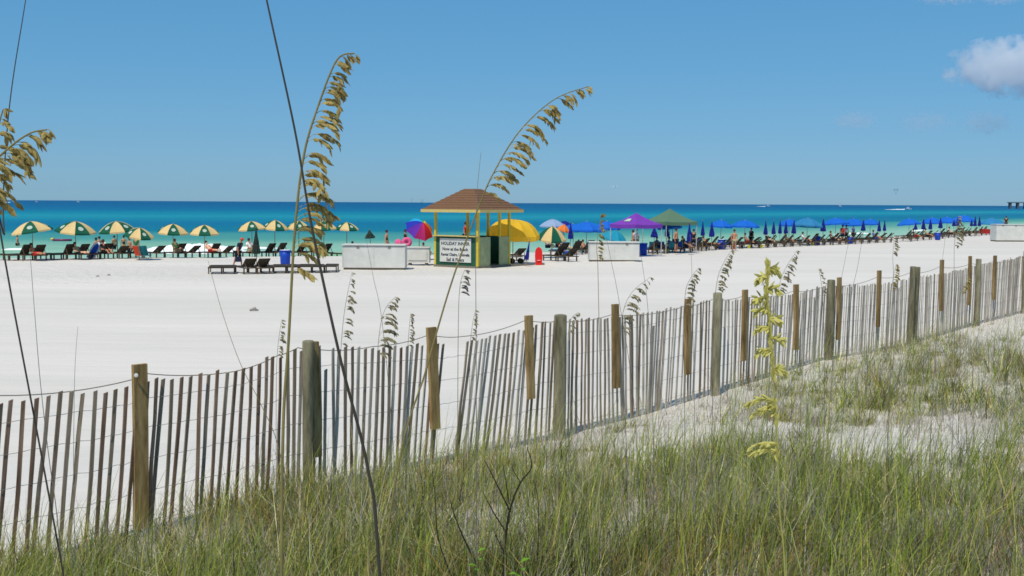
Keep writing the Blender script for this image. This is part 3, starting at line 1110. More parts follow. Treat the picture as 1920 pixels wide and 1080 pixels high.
def lime_head():
    """the young head: upright clusters hugging the stem, a few hanging left"""
    root = [o for o in COL.objects if o.name.startswith('sea_oats') and 'young' in o.get('label', '')][0]
    O = Vector(root.location)
    rnd = random.Random(4)
    mb = MB()
    stem = [(1458, 868), (1455, 790), (1450, 700), (1444, 620), (1438, 560), (1440, 500)]
    sp = spline([P(x, y, 2.9) - O for x, y in stem], 14)
    groups = [(0.08, 1, -1), (0.10, 1, -1), (0.25, 1, -1), (0.29, 1, -1), (0.27, 0, -1), (0.42, 0, 1), (0.5, 1, -1), (0.56, 0, 1), (0.62, 1, -1), (0.68, 0, 1), (0.74, 1, -1), (0.8, 0, -1), (0.86, 0, 1), (0.92, 0, -1), (0.98, 0, 1)]
    for j in range(380):
        t = rnd.random() ** 0.85
        i = int(t * (len(sp) - 1))
        tdir = (sp[min(i + 1, len(sp) - 1)] - sp[max(i - 1, 0)]).normalized()
        if 0.28 < t < 0.36 or 0.1 < t < 0.16: continue
        spikelet(mb, sp[i], tdir + Vector((rnd.gauss(-0.08, 0.20), rnd.gauss(0, 0.22), rnd.gauss(0.4, 0.2))), 0.029 * rnd.uniform(0.6, 1.2), 0.0085, rnd)
    for t, big, sd in groups:
        i = int(t * (len(sp) - 1))
        L = (0.085 if t < 0.3 else 0.045) if big else 0.035
        c = sp[i]; dcur = Vector((sd * 1.0, rnd.uniform(-0.3, 0.3), 0.35)).normalized()
        K = 5; bp = [c]
        for k in range(K):
            bp.append(bp[-1] + dcur * L / K)
            dcur = (dcur + Vector((0, 0, -0.28))).normalized()
        mb.tube(bp, 0.003, 4)
        for k in range(1, K + 1):
            for q in range(4):
                spikelet(mb, bp[k - 1], (bp[k] - bp[k - 1]) + Vector((0, rnd.gauss(0, 0.01), rnd.gauss(-0.004, 0.008))), 0.026, 0.009, rnd)
    tag(mb.build('seed_head', seed_lime, root), kind='stuff')


lime_head()

small = [
    # pix (base->tip), Y, branch len, nb, label, material
    ([(610, 1000), (632, 760), (641, 630), (648, 570), (660, 510)], 6.3, 0.055, 16, 'pale grey sea oats behind the dark crossing stalk, left of the golden one', seed_grey, 0.72),
    ([(700, 900), (706, 700), (712, 620), (722, 580), (742, 556)], 6.4, 0.095, 26, 'bushy grey sea oats head just above the fence, second from the golden stalk', seed_grey, 0.66),
    ([(762, 860), (763, 700), (766, 630), (770, 588)], 6.8, 0.03, 14, 'narrow upright sea oats spike left of the tan plank near the fence gap', seed_grey, 0.78),
    ([(878, 860), (881, 700), (883, 630), (891, 582)], 6.8, 0.03, 12, 'narrow sea oats spike right of the fence gap', seed_grey, 0.8),
    ([(518, 900), (518, 720), (521, 650), (528, 600)], 6.6, 0.035, 14, 'small sea oats spike left of the thick grey post beside the golden stalk', seed_grey, 0.78),
    ([(1175, 860), (1168, 680), (1166, 600), (1182, 552), (1218, 520)], 6.6, 0.085, 24, 'grey drooping sea oats head leaning right beside the plank below the white box', seed_grey, 0.66),
    ([(1284, 800), (1282, 640), (1284, 560), (1291, 528), (1310, 502)], 7.0, 0.06, 18, 'sea oats head above the fourth tan plank, curling right', seed_grey, 0.74),
    ([(1336, 760), (1338, 600), (1344, 530), (1354, 498), (1372, 468)], 7.4, 0.065, 20, 'sea oats head above the tall round post in the middle right', seed_grey, 0.72),
    ([(1440, 760), (1447, 620), (1460, 540), (1472, 505), (1494, 470)], 7.4, 0.065, 20, 'sea oats head just right of the pale young stalk', seed_grey, 0.72),
    ([(1066, 820), (1064, 690), (1066, 620), (1072, 596), (1084, 586)], 7.4, 0.035, 10, 'small sea oats tip right of the second thick post', seed_grey, 0.82),
    ([(1546, 760), (1545, 620), (1541, 540), (1535, 504)], 7.6, 0.03, 10, 'short sea oats spike above the leaning posts, tilted left', seed_grey, 0.82),
    ([(1668, 700), (1670, 600), (1672, 540), (1680, 496)], 8.0, 0.035, 14, 'green-gold sea oats spike left of the double post', seed_gold, 0.78),
    ([(1672, 640), (1675, 520), (1674, 480), (1677, 446)], 8.0, 0.03, 10, 'pale sea oats tip above the green-gold spike near the double post', seed_grey, 0.84),
    ([(1790, 640), (1789, 520), (1790, 450), (1797, 405)], 7.6, 0.05, 16, 'tall grey sea oats before the red chairs at far right', seed_grey, 0.76),
    ([(1800, 640), (1798, 575), (1803, 545), (1816, 522)], 8.4, 0.035, 12, 'green-gold sea oats tuft between the far right planks', seed_gold, 0.75),
    ([(1130, 860), (1124, 640), (1121, 500), (1119, 460), (1127, 402)], 6.0, 0.03, 16, 'slender sea oats rising past the left end of the middle white box', seed_gold, 0.82),
    ([(858, 880), (859, 640), (862, 540), (872, 505)], 5.6, 0.05, 7, 'thin forked stem standing in the fence gap', stem_grey, 0.86),
]
for k, (pix, Y, bl, nb, lab, pm, f0) in enumerate(small):
    sea_oat(pix, Y, 0.0026, lab, (f0, bl, nb, 1, 0.0105), 40 + k, stem_grey if pm is seed_grey else stem_green, pm)
lines = [
    ([(106, 960), (92, 860), (76, 720), (66, 600), (56, 470)], 5.0, 'thin grey stalk over the left part of the fence, bending left', stem_grey),
    ([(138, 900), (139, 760), (141, 680), (146, 612)], 5.5, 'thin short grey stalk above the left end of the fence', stem_grey),
    ([(525, 850), (490, 760), (450, 680), (415, 580), (390, 488)], 4.6, 'thin stalk slanting from the flat loungers down to the thick post', stem_green),
    ([(735, 800), (716, 600), (700, 520), (685, 440)], 6.0, 'thin grey stalk crossing the left white box', stem_grey),
    ([(1185, 720), (1160, 560), (1146, 490), (1136, 440)], 6.4, 'thin grey stalk crossing the middle white box', stem_grey),
    ([(1222, 700), (1214, 570), (1205, 500), (1200, 470)], 6.6, 'thin stalk beside the blue bin right of the middle white box', stem_grey),
    ([(1302, 760), (1299, 600), (1297, 500), (1294, 440)], 6.8, 'thin upright stalk between the white box and the round post', stem_grey),
    ([(1586, 690), (1596, 560), (1608, 500), (1618, 440)], 7.2, 'thin dark stalk leaning right beyond the pair of posts', stem_dark),
    ([(1560, 700), (1572, 560), (1582, 500), (1592, 450)], 7.2, 'thin grey stalk under the far blue bin', stem_grey),
    ([(1755, 640), (1762, 520), (1768, 480), (1773, 440)], 8.0, 'thin grey stalk right of the double post', stem_grey),
    ([(893, 700), (892, 480), (894, 370), (902, 284)], 4.6, 'hair-thin dry stalk whose tip stands over the kiosk roof', stem_grey),
    ([(560, 1080), (575, 980), (640, 860), (760, 700)], 3.2, 'thin arching brown stalk behind the dark crossing stalk', stem_grey),
]
for k, (pix, Y, lab, m) in enumerate(lines[:-1]):
    sea_oat(pix, Y, 0.0022 if k else 0.003, lab, None, 80 + k, m, None, name='bare_stalk')['category'] = 'stalk'

# dead branching shrub, dark, in the lower centre
twig_m = mat('dead_twig', (44, 38, 32), 0.9, 0.3, 40)
rt = P(935, 1075, 5.4); rt.z = gz(rt.x, rt.y)
shrub = empty('dead_shrub', rt, 0, 'dark dead branching twigs among the grass at the bottom centre', 'shrub')


def branch(mb, pixs, r, Y=5.4):
    sp = spline([P(x, y, Y) - Vector(rt) for x, y in pixs], 5)
    n = len(sp); r = r * 0.62
    mb.tube(sp, [r * (1 - 0.75 * i / n) for i in range(n)], 5)


for pixs, r in (([(945, 1090), (948, 1010), (958, 950), (976, 905), (997, 875), (988, 838)], 0.012), ([(957, 960), (935, 915), (920, 885), (908, 862)], 0.008), ([(950, 1000), (925, 960), (912, 935), (905, 920)], 0.007),
                ([(948, 1040), (930, 1005), (925, 990)], 0.006), ([(1005, 1080), (1010, 1000), (1008, 930), (1000, 900)], 0.006), ([(895, 1060), (870, 1010), (852, 965), (843, 935)], 0.009), ([(955, 945), (948, 900), (943, 870)], 0.006),
                ([(850, 1090), (822, 1010), (816, 930), (810, 880)], 0.007), ([(976, 905), (962, 880), (958, 862)], 0.004)):
    mb = MB(); branch(mb, pixs, r); mb.build('twig', twig_m, shrub, smooth=True)

# tangle of dark dry weed round the shrub
n = 2600
rr_ = np.abs(rng.normal(0, 0.42, n)); ta_ = rng.uniform(0, 2 * math.pi, n)
wxy = np.stack([rt.x + 0.02 + rr_ * np.cos(ta_) * 1.2, rt.y + 0.25 + rr_ * np.sin(ta_)], 1)
roots = np.concatenate([wxy, (ground_z(wxy[:, 0], wxy[:, 1]) - 0.01)[:, None]], 1)
blades('dry_weed', roots, rng.uniform(0.12, 0.55, n), rng.uniform(0.003, 0.006, n), rng.uniform(0, 6.28, n), np.abs(rng.normal(0.3, 0.4, n)), rng.normal(0, 0.9, n),
       mixcol(n, [(58, 50, 40), (88, 92, 50), (110, 120, 62), (44, 40, 34)], [3, 3, 3, 2]), BM, 'dark tangled dry weed around the dead twigs at the bottom centre', 'weed')

# bright green broad leaves near the bottom
leaf_m = mat('fresh_leaf', (120, 168, 40), 0.5, 0.15, 20, translucent=0.4)
for (px, py, sz, lab) in ((895, 1035, 0.045, 'small bright green leafy sprout at the bottom, left of the dead twigs'), (975, 1055, 0.055, 'small bright green leafy sprout at the bottom, right of the dead twigs')):
    c = P(px, py, 4.6)
    g = gz(c.x, c.y)
    r_ = empty('leafy_sprout', (c.x, c.y, g), 0, lab, 'plant')
    H = max(c.z - g, 0.1)
    MB().tube([(0, 0, -0.02), (0.01, 0, H * 0.5), (0, 0, H)], [0.003, 0.003, 0.002], 5).build('stem', stem_green, r_)
    for k in range(5):
        a = k * 1.7
        mb = MB()
        d = Vector((math.cos(a), math.sin(a), 0.5)); sd_ = d.cross(Vector((0, 0, 1))).normalized()
        b0 = Vector((0, 0, H * (0.8 + 0.05 * k)))
        vs = [b0, b0 + d * sz * .5 - sd_ * sz * .3, b0 + d * sz * .5 + Vector((0, 0, -.006)), b0 + d * sz * .5 + sd_ * sz * .3, b0 + d * sz + Vector((0, 0, -sz * .3))]
        mb.add(vs, [(0, 1, 2), (0, 2, 3), (1, 4, 2), (2, 4, 3)])
        mb.build('leaf', leaf_m, r_)

# ------------------------------------------------------------ beach kiosk
yel = mat('paint_yellow', (204, 178, 52), 0.6, 0.12, 6, bump=0.15)
green_p = mat('paint_dark_green', (34, 84, 62), 0.6, 0.15, 3, bump=0.15)
green_f = mat('paint_faded_green', (146, 156, 116), 0.75, 0.2, 2.5, bump=0.2)
shing = mat('brown_shingle', (112, 82, 60), 0.95, 0.35, 18, bump=0.8, bscale=25)
white_p = mat('paint_white', (204, 203, 197), 0.6, 0.10, 1.6, bump=0.2, bscale=3)
tan_trim = mat('trim_tan', (196, 176, 110), 0.7, 0.12, 5)
dark_m = mat('dark_interior', (40, 36, 30), 0.9, 0.2)
ink = mat('sign_ink', (28, 44, 60), 0.7, 0.1)
deck = mat('grey_deck_wood', (120, 112, 98), 0.9, 0.25, 12)

KA = R(35)
W = 3.2
cn = G(896, 504)                  # near corner on the sand
fx = Vector((-math.cos(KA), math.sin(KA), 0))      # along the front face, away to the left
rx_ = Vector((math.sin(KA), math.cos(KA), 0))      # along the right face, away to the right
kc = cn + fx * W / 2 + rx_ * W / 2
kiosk = empty('beach_kiosk', kc, 0, 'square green and yellow rental hut with brown hipped roof and white sign on the sand', 'kiosk')
KM = Matrix(((-fx.x, rx_.x, 0, 0), (-fx.y, rx_.y, 0, 0), (0, 0, 1, 0), (0, 0, 0, 1)))   # local x: right along front, y: back along right face
kiosk.matrix_world = Matrix.Translation(kc) @ KM
H1, HE, HA = 1.80, 3.28, 4.62
h = W / 2
MB().box((0, 0, 0.05), (W + 0.1, W + 0.1, 0.16)).build('base_skid', deck, kiosk)
MB().box((0, -h + 0.03, H1 / 2 + 0.06), (W - 0.16, 0.05, H1 - 0.1)).build('front_wall', green_p, kiosk)
# right wall in two pieces with the door opening between
d0, d1 = -h + 0.08 + 1.15, -h + 0.08 + 2.05
MB().box((h - 0.03, (-h + 0.08 + d0) / 2, H1 / 2 + 0.06), (0.05, d0 + h - 0.08, H1 - 0.1)).build('side_wall', green_f, kiosk)
MB().box((h - 0.03, (d1 + h - 0.08) / 2, H1 / 2 + 0.06), (0.05, h - 0.08 - d1, H1 - 0.1)).build('side_wall', green_f, kiosk)
MB().box((-h + 0.03, 0, H1 / 2 + 0.06), (0.05, W - 0.16, H1 - 0.1)).build('far_wall', green_p, kiosk)
MB().box((0, h - 0.03, H1 / 2 + 0.06), (W - 0.16, 0.05, H1 - 0.1)).build('back_wall', green_p, kiosk)
MB().box((0, -h - 0.02, H1 + 0.055), (W + 0.06, 0.34, 0.06)).build('counter', tan_trim, kiosk)
MB().box((0, 0.1, 0.9), (1.0, 0.8, 1.4)).build('storage_locker', dark_m, kiosk)
for (x, y) in ((-h + .04, -h + .04), (h - .04, -h + .04), (h - .04, h - .04), (-h + .04, h - .04), (h - .04, d1 + 0.05), (0, h - .04)):
    z0 = 0.13 if abs(x) > h - .1 and abs(y) > h - .1 else H1
    MB().box((x, y, (z0 + HE) / 2), (0.13, 0.13, HE - z0 - 0.002)).build('post', yel, kiosk)
# roof: four shingled slopes with fascia, courses as small steps
E = h + 0.58
roof = MB()
NC = 9
tw_ = 0.35
for k in range(NC):
    a = k / NC; b = (k + 1) / NC
    ea = E + (tw_ - E) * a; eb = E + (tw_ - E) * b
    za = HE + 0.10 + (HA - HE - 0.1) * a; zb = HE + 0.10 + (HA - HE - 0.1) * b
    za += 0.03
    vs = []
    for q, z in ((ea, za), (eb, zb), ):
        vs += [(-q, -q, z), (q, -q, z), (q, q, z), (-q, q, z)]
    roof.add(vs, [(0, 1, 5, 4), (1, 2, 6, 5), (2, 3, 7, 6), (3, 0, 4, 7)])
    vs = []
    for q, z in ((ea, za - 0.03), (ea, za)):
        vs += [(-q, -q, z), (q, -q, z), (q, q, z), (-q, q, z)]
    roof.add(vs, [(0, 1, 5, 4), (1, 2, 6, 5), (2, 3, 7, 6), (3, 0, 4, 7)])
roof.add([(-tw_, -tw_, HA), (tw_, -tw_, HA), (tw_, tw_, HA), (-tw_, tw_, HA)], [(0, 1, 2, 3)])
roof.build('roof', shing, kiosk)
fa = MB()
for (cx, cy, sx2, sy2) in ((0, -E, 2 * E, 0.04), (0, E, 2 * E, 0.04), (-E, 0, 0.04, 2 * E - 0.05), (E, 0, 0.04, 2 * E - 0.05)):
    fa.box((cx, cy, HE + 0.04), (sx2, sy2, 0.17))
fa.build('fascia', tan_trim, kiosk)
MB().box((0, 0, HE + 0.06), (2 * E - 0.1, 2 * E - 0.1, 0.03)).build('ceiling_board', tan_trim, kiosk)
# sign with lettering
sg = MB().box((-0.02, -h - 0.035, 1.02), (2.30, 0.04, 1.38)).build('sign_board', white_p, kiosk)
for k, (txt, sz, z) in enumerate((('HOLIDAY INN SR', 0.25, 1.40), ('Now at the Beach', 0.23, 1.08), ('Rental Chairs, Umbrella', 0.20, 0.77), ('Sail & Floats', 0.24, 0.46))):
    cu = bpy.data.curves.new('lettering', 'FONT')
    cu.body = txt; cu.size = sz * 1.12; cu.align_x = 'CENTER'; cu.extrude = 0.004; cu.resolution_u = 2; cu.offset = 0.007
    t = bpy.data.objects.new('tmp', cu); COL.objects.link(t)
    bpy.context.view_layer.update()
    me = bpy.data.meshes.new_from_object(t.evaluated_get(bpy.context.evaluated_depsgraph_get()))
    bpy.data.objects.remove(t)
    me.materials.clear(); me.materials.append(ink)
    o = obj_from_mesh('lettering', me, sg)
    o.rotation_euler = (R(90), 0, 0)
    o.location = (-0.02, -h - 0.058, z - 0.08)
    xs = [v.co.x for v in me.vertices]
    wv = max(xs) - min(xs)
    if wv > 2.1: o.scale = (2.1 / wv, 1, 1)


# ------------------------------------------------------------ white storage boxes
def white_box(px0, px1, ytop, ybot, depth, label, rz=0.0):
    a = G(px0, ybot); b = G(px1, ybot)
    w = b.x - a.x
    c = (a + b) / 2
    hh = (ybot - ytop) * c.y / F
    r_ = empty('storage_box', (c.x, c.y + depth / 2, 0), rz, label, 'storage box', 'big white storage boxes')
    MB().box((0, 0, 0.06), (w - 0.12, depth - 0.12, 0.12)).build('base', deck, r_)
    MB().box((0, 0, (hh - 0.08) / 2 + 0.06), (w, depth, hh - 0.2)).build('body', white_p, r_)
    MB().box((0, -0.02, hh - 0.01), (w + 0.06, depth + 0.08, 0.06)).build('lid', white_p, r_)
    n = max(2, int(w / 1.2))
    for q in range(n):
        MB().box((-w / 2 + w * (q + 0.5) / n, -depth / 2 - 0.02, hh - 0.14), (0.16, 0.03, 0.07)).build('latch', deck, r_)
    for k in range(n + 1):
        x = -w / 2 + 0.02 + (w - 0.04) * k / n
        MB().box((x, -depth / 2 - 0.012, hh / 2), (0.035, 0.02, hh - 0.24)).build('corner_strip', white_p, r_)
    return r_


white_box(641, 760, 459, 506, 1.2, 'long white storage box left of the rental hut')
white_box(1105, 1198, 454, 491, 1.2, 'long white storage box in front of the purple canopy')
white_box(1871, 1960, 421, 453, 1.5, 'white storage box at the right edge by the red chairs')

r_ = empty('deck_chest', G(783, 498), 0, 'low white chest with recessed panel against the left side of the hut', 'chest')
k = G(783, 498).y / F
MB().box((0, 0.5, 0.16 + 0.45), (44 * k, 0.9, 0.9)).build('body', white_p, r_)
MB().box((0, 0.03, 0.6), (44 * k - 0.3, 0.04, 0.55)).build('panel', white_p, r_)
MB().box((0, 0.5, 1.09), (44 * k + 0.06, 1.0, 0.05)).build('lid', white_p, r_)
for sx_ in (-1, 1): MB().box((sx_ * 0.5, 0.5, 0.07), (0.14, 0.8, 0.16)).build('foot', deck, r_)


# ------------------------------------------------------------ umbrellas
pole_w = mat('pole_wood', (150, 130, 100), 0.6, 0.1)
pole_m = mat('pole_metal', (170, 170, 168), 0.4, 0.05)
C_TAN = mat('canvas_tan', (226, 196, 138), 0.85, 0.05, 5, translucent=0.22)
C_GREEN = mat('canvas_green', (16, 88, 66), 0.85, 0.08, 5, translucent=0.15)
C_BLUE = mat('canvas_blue', (22, 104, 206), 0.85, 0.06, 5, translucent=0.22)
C_NAVY = mat('canvas_navy', (22, 34, 128), 0.85, 0.12, 5, translucent=0.1)
C_YEL = mat('canvas_yellow', (252, 206, 60), 0.8, 0.05, 5, translucent=0.5)
C_TEAL = mat('canvas_teal', (30, 150, 180), 0.85, 0.06, 5, translucent=0.25)
C_TEALB = mat('canvas_teal_blue', (48, 128, 178), 0.85, 0.06, 5, translucent=0.2)
C_PALE = mat('canvas_pale_blue', (150, 172, 204), 0.85, 0.06, 5, translucent=0.25)
C_ORANGE = mat('canvas_orange', (232, 130, 60), 0.85, 0.06, 5, translucent=0.25)
C_PURPLE = mat('canvas_purple', (124, 62, 172), 0.85, 0.06, 3, translucent=0.2)
C_SAGE = mat('canvas_sage', (92, 122, 98), 0.85, 0.06, 3, translucent=0.15)
C_DKGR = mat('canvas_dark_green', (40, 52, 46), 0.85, 0.12, 5)
C_PRINT = mat('print_white', (170, 186, 172), 0.85, 0.2, 12)
RB = [mat('rb_' + n, c, 0.85, 0.04, 5, translucent=0.25) for n, c in (('red', (216, 40, 34)), ('orange', (236, 120, 40)), ('yellow', (238, 204, 60)), ('green', (40, 160, 70)), ('cyan', (40, 160, 214)), ('blue', (38, 52, 170)), ('violet', (104, 50, 170)), ('pink', (200, 50, 120)))]


def canopy_panel(Rr, Hc, k, n, scallop=0.05, valance=0.10, rings=6, pw=1.7):
    """one gore of an n-sided canopy"""
    mb = MB(); vs = []; fs = []
    S = 4
    a0 = 2 * math.pi * k / n; a1 = 2 * math.pi * (k + 1) / n
    for i in range(rings + 1):
        r = i / rings
        for j in range(S + 1):
            t = j / S
            a = a0 + (a1 - a0) * t
            # chord between ribs, slightly slack
            rr = r * Rr * math.cos((a1 - a0) / 2) / math.cos(a - (a0 + a1) / 2)
            rr *= 1 - scallop * math.sin(math.pi * t) * r
            z = Hc * (1 - r ** pw) - 0.05 * Rr * math.sin(math.pi * t) * r * (1 - r) * 2
            vs.append((rr * math.cos(a), rr * math.sin(a), z))
    for i in range(rings):
        for j in range(S):
            q = i * (S + 1) + j
            fs.append((q, q + S + 1, q + S + 2, q + 1))
    if valance:
        b = rings * (S + 1)
        m = len(vs)
        for j in range(S + 1):
            x, y, z = vs[b + j]
            vs.append((x * 1.005, y * 1.005, z - valance * (0.85 + 0.25 * math.sin(math.pi * (j / S)))))
        for j in range(S):
            fs.append((b + j, m + j, m + j + 1, b + j + 1))
    return mb.add(vs, fs)


def open_umbrella(base, Rr, Hc, zedge, mats, label, group=None, tilt=(0, 0), n=8, rot=0.0, pole=None, valance=0.10, cat='umbrella', name='beach_umbrella', logo=None, pw=1.7, single=False, offs=(0, 0)):
    root = empty(name, base, 0, label, cat, group)
    T = Matrix.Translation((offs[0], offs[1], zedge)) @ Matrix.Rotation(tilt[0], 4, 'X') @ Matrix.Rotation(tilt[1], 4, 'Y') @ Matrix.Rotation(rot, 4, 'Z')
    ctr = T @ Vector((0, 0, 0)); top = T @ Vector((0, 0, Hc))
    MB().tube([(0, 0, -0.15), (ctr.x * 0.5, ctr.y * 0.5, zedge * 0.6), tuple(ctr), tuple(T @ Vector((0, 0, Hc * 0.97)))], 0.026, 8).build('pole', pole or pole_w, root, smooth=True)
    MB().lathe([(0.03, 0), (0.04, 0.03), (0.012, 0.09)], 8).xf(T @ Matrix.Translation((0, 0, Hc - 0.01))).build('finial', pole or pole_w, root)
    if single:
        mb = MB()
        for k in range(n):
            p = canopy_panel(Rr, Hc, k, n, valance=valance, pw=pw)
            mb.add(p.v, p.f)
        mb.xf(T).build('canopy', mats[0], root, smooth=False)
    else:
        for k in range(n):
            p = canopy_panel(Rr, Hc, k, n, valance=valance, pw=pw).xf(T).build('canopy_panel', mats[k % len(mats)], root, smooth=False)
            if logo and mats[k % len(mats)] is C_GREEN:
                # printed white oval low on the green panel
                a = 2 * math.pi * (k + 0.5) / n
                q = MB(); vs = []
                for i in range(10):
                    b = 2 * math.pi * i / 10
                    r = 0.74 + 0.13 * math.cos(b)
                    aa = a + 0.2 * math.sin(b)
                    t = (aa - 2 * math.pi * k / n) / (2 * math.pi / n)
                    rr = r * Rr * math.cos(math.pi / n) / math.cos(aa - a) * (1 - 0.05 * math.sin(math.pi * t) * r)
                    z = Hc * (1 - r ** pw) - 0.05 * Rr * math.sin(math.pi * t) * r * (1 - r) * 2 + 0.03
                    vs.append((rr * math.cos(aa), rr * math.sin(aa), z))
                q.add(vs, [tuple(range(10))])
                q.xf(T).build('printed_emblem', C_PRINT, p)
    ribs = MB()
    for k in range(n):
        a = 2 * math.pi * k / n
        ribs.tube([T @ Vector((0, 0, Hc * 0.45)), T @ Vector((Rr * 0.55 * math.cos(a), Rr * 0.55 * math.sin(a), Hc * (1 - 0.55 ** pw) - 0.03))], 0.009, 4)
    ribs.build('ribs', pole or pole_w, root)
    return root


tan_list = [
    (60, 415, 441, 72, 67.5, 'tan and green umbrella nearest the left edge', (R(4), R(-8)), 0.3),
    (141, 415, 441, 70, 69, 'second tan and green umbrella from the left', (R(5), R(6)), 0.75),
    (219, 415, 440, 66, 71, 'third tan and green umbrella from the left, tan panel facing', (R(5), R(-4)), 1.15),
    (260, 427, 448, 52, 68.5, 'low tan and green umbrella tucked right of the third one', (R(8), R(10)), 0.85),
    (324, 420, 442, 56, 71.5, 'tan and green umbrella above the white breaking wave, left of the two', (R(5), R(4)), 0.35),
    (383, 422, 443, 54, 71.5, 'tan and green umbrella above the white breaking wave, right of the two', (R(5), R(2)), 0.3),
    (472, 415, 434, 52, 75, 'tan and green umbrella directly behind the closed dark umbrella', (R(5), R(-4)), 0.3),
    (515, 413, 434, 48, 76, 'tan and green umbrella right of the closed dark umbrella', (R(4), R(5)), 0.65),
    (560, 414, 434, 44, 77, 'tan and green umbrella behind the tall golden sea oats stem', (R(4), R(5)), 0.3),
    (607, 414, 435, 46, 77, 'tan and green umbrella behind the drooping golden seed head', (R(4), R(-3)), 0.35),
    (650, 417, 434, 44, 78, 'last tan and green umbrella of the row, above the left white box', (R(3), R(3)), 0.75),
]
for (px, yt, ye, w, Y, lab, tilt, rot) in tan_list:
    a = P(px, yt, Y); e = P(px, ye, Y)
    hc_ = (a.z - e.z) * 0.70
    open_umbrella((a.x, Y, gz(a.x, Y)), w * Y / F / 2 * 1.04, hc_, a.z - hc_ - gz(a.x, Y), [C_TAN, C_GREEN], lab, 'tan and green umbrellas over the loungers', tilt, 8, rot + R(22.5), logo=True, pw=1.9)


def px_umb(px, yt, ye, w, Y, mats, label, group=None, tilt=(0, 0), n=8, rot=0.2, **kw):
    a = P(px, yt, Y); e = P(px, ye, Y)
    g = gz(a.x, Y)
    return open_umbrella((a.x, Y, g), w * Y / F / 2 * 1.03, max(a.z - e.z, 0.25), e.z - g, mats, label, group, tilt, n, rot, **kw)


# big yellow umbrella seen partly from beneath, tipped away
px_umb(962, 412, 438, 98, 66.5, [C_YEL], 'large domed yellow umbrella just right of the hut', None, (R(5), R(4)), 10, 0.1, single=True, valance=0.30, pw=3.4)
px_umb(786, 411, 431, 56, 70, RB[2:] + RB[:2], 'rainbow striped umbrella tipped forward left of the hut', None, (R(40), R(24)), 8, 0.5, pw=1.8, valance=0.0)
px_umb(1034, 424, 447, 54, 74, [C_TAN, C_GREEN], 'tan and green umbrella right of the yellow umbrella', None, (R(12), R(4)), 8, 0.75, pw=1.7)
px_umb(1036, 411, 423, 48, 84, [C_PALE], 'pale blue umbrella rising behind the single tan and green one', None, (R(3), R(0)), 8, 0.2, single=True)
px_umb(1058, 414, 423, 30, 90, [C_NAVY], 'small dark blue umbrella right of the pale blue one', None, (0, R(3)), 8, 0.2, single=True)
px_umb(1056, 421, 432, 26, 82, [C_ORANGE], 'small orange umbrella left of the first closed navy umbrella', None, (0, R(14)), 8, 0.3, single=True)
px_umb(1152, 432, 447, 48, 80, [C_TEAL], 'turquoise umbrella under the purple canopy', None, (R(10), R(12)), 8, 0.3, single=True)
GB = 'open blue umbrellas along the shore'
for (px, yt, ye, w, Y, lab, m) in (
    (1075, 420, 432, 40, 84, 'leftmost bright blue umbrella, behind the first closed navy one', C_BLUE),
    (1100, 416, 433, 62, 83, 'wide bright blue umbrella left of the purple canopy', C_BLUE),
    (1138, 415, 429, 44, 85, 'bright blue umbrella half hidden by the left corner of the purple canopy', C_BLUE),
    (1256, 413, 427, 40, 84, 'blue umbrella showing between the purple and the green canopy', C_BLUE),
    (1352, 413, 425, 38, 95, 'blue umbrella left of the lone flat blue one, beside two closed ones', C_BLUE),
    (1397, 413, 425, 46, 93, 'lone flat blue umbrella in the open gap of the row', C_BLUE),
    (1480, 411, 422, 34, 102, 'blue umbrella among the group of five closed navy ones', C_BLUE),
    (1514, 409, 424, 50, 101, 'large teal-blue umbrella right of the five closed ones', C_TEALB),
    (1567, 409, 420, 44, 108, 'blue umbrella right of the large teal-blue one', C_BLUE),
    (1601, 410, 421, 38, 110, 'blue umbrella second right of the large teal-blue one', C_BLUE),
    (1632, 411, 420, 30, 112, 'blue umbrella between two closed ones before the row breaks', C_BLUE),
    (1705, 410, 421, 38, 122, 'first blue umbrella after the gap in the row', C_BLUE),
    (1748, 408, 418, 32, 128, 'blue umbrella behind closed navy ones, second after the gap', C_BLUE),
    (1776, 407, 417, 32, 131, 'blue umbrella third after the gap, behind thin grey sea oats', C_BLUE),
    (1808, 404, 414, 38, 136, 'rightmost bright blue umbrella, highest of the row', C_BLUE),
    (1860, 409, 420, 42, 142, 'faded teal umbrella left of the white box at the right edge', C_TEALB),
):
    px_umb(px, yt, ye - 1, w * 1.14, Y, [m], lab, GB, (R(random.uniform(-3, 5)), R(random.uniform(-5, 5))), 8, random.uniform(0, 0.7), single=True, pw=1.9, valance=0.14, pole=pole_m)


def folded_mesh(Hc, r, seed, lean=0.0):
    mb = MB(); vs = []; fs = []
    n = 16; rings = 8
    rs = random.Random(seed)
    for i in range(rings + 1):
        t = i / rings
        rr = r * (0.10 + 0.9 * t ** 1.1) * (1 - 0.25 * max(0, t - 0.85) / 0.15)
        for k in range(n):
            a = 2 * math.pi * k / n
            q = 1 + (0.22 if k % 2 else -0.2) * (0.3 + 0.7 * t) + 0.04 * rs.gauss(0, 1)
            vs.append((rr * q * math.cos(a), rr * q * math.sin(a), Hc * (1 - t)))
    for i in range(rings):
        for k in range(n):
            fs.append((i * n + k, (i + 1) * n + k, (i + 1) * n + (k + 1) % n, i * n + (k + 1) % n))
    fs.append(tuple(range(n)))
    fs.append(tuple(reversed([rings * n + k for k in range(n)])))
    return mb.add(vs, fs)


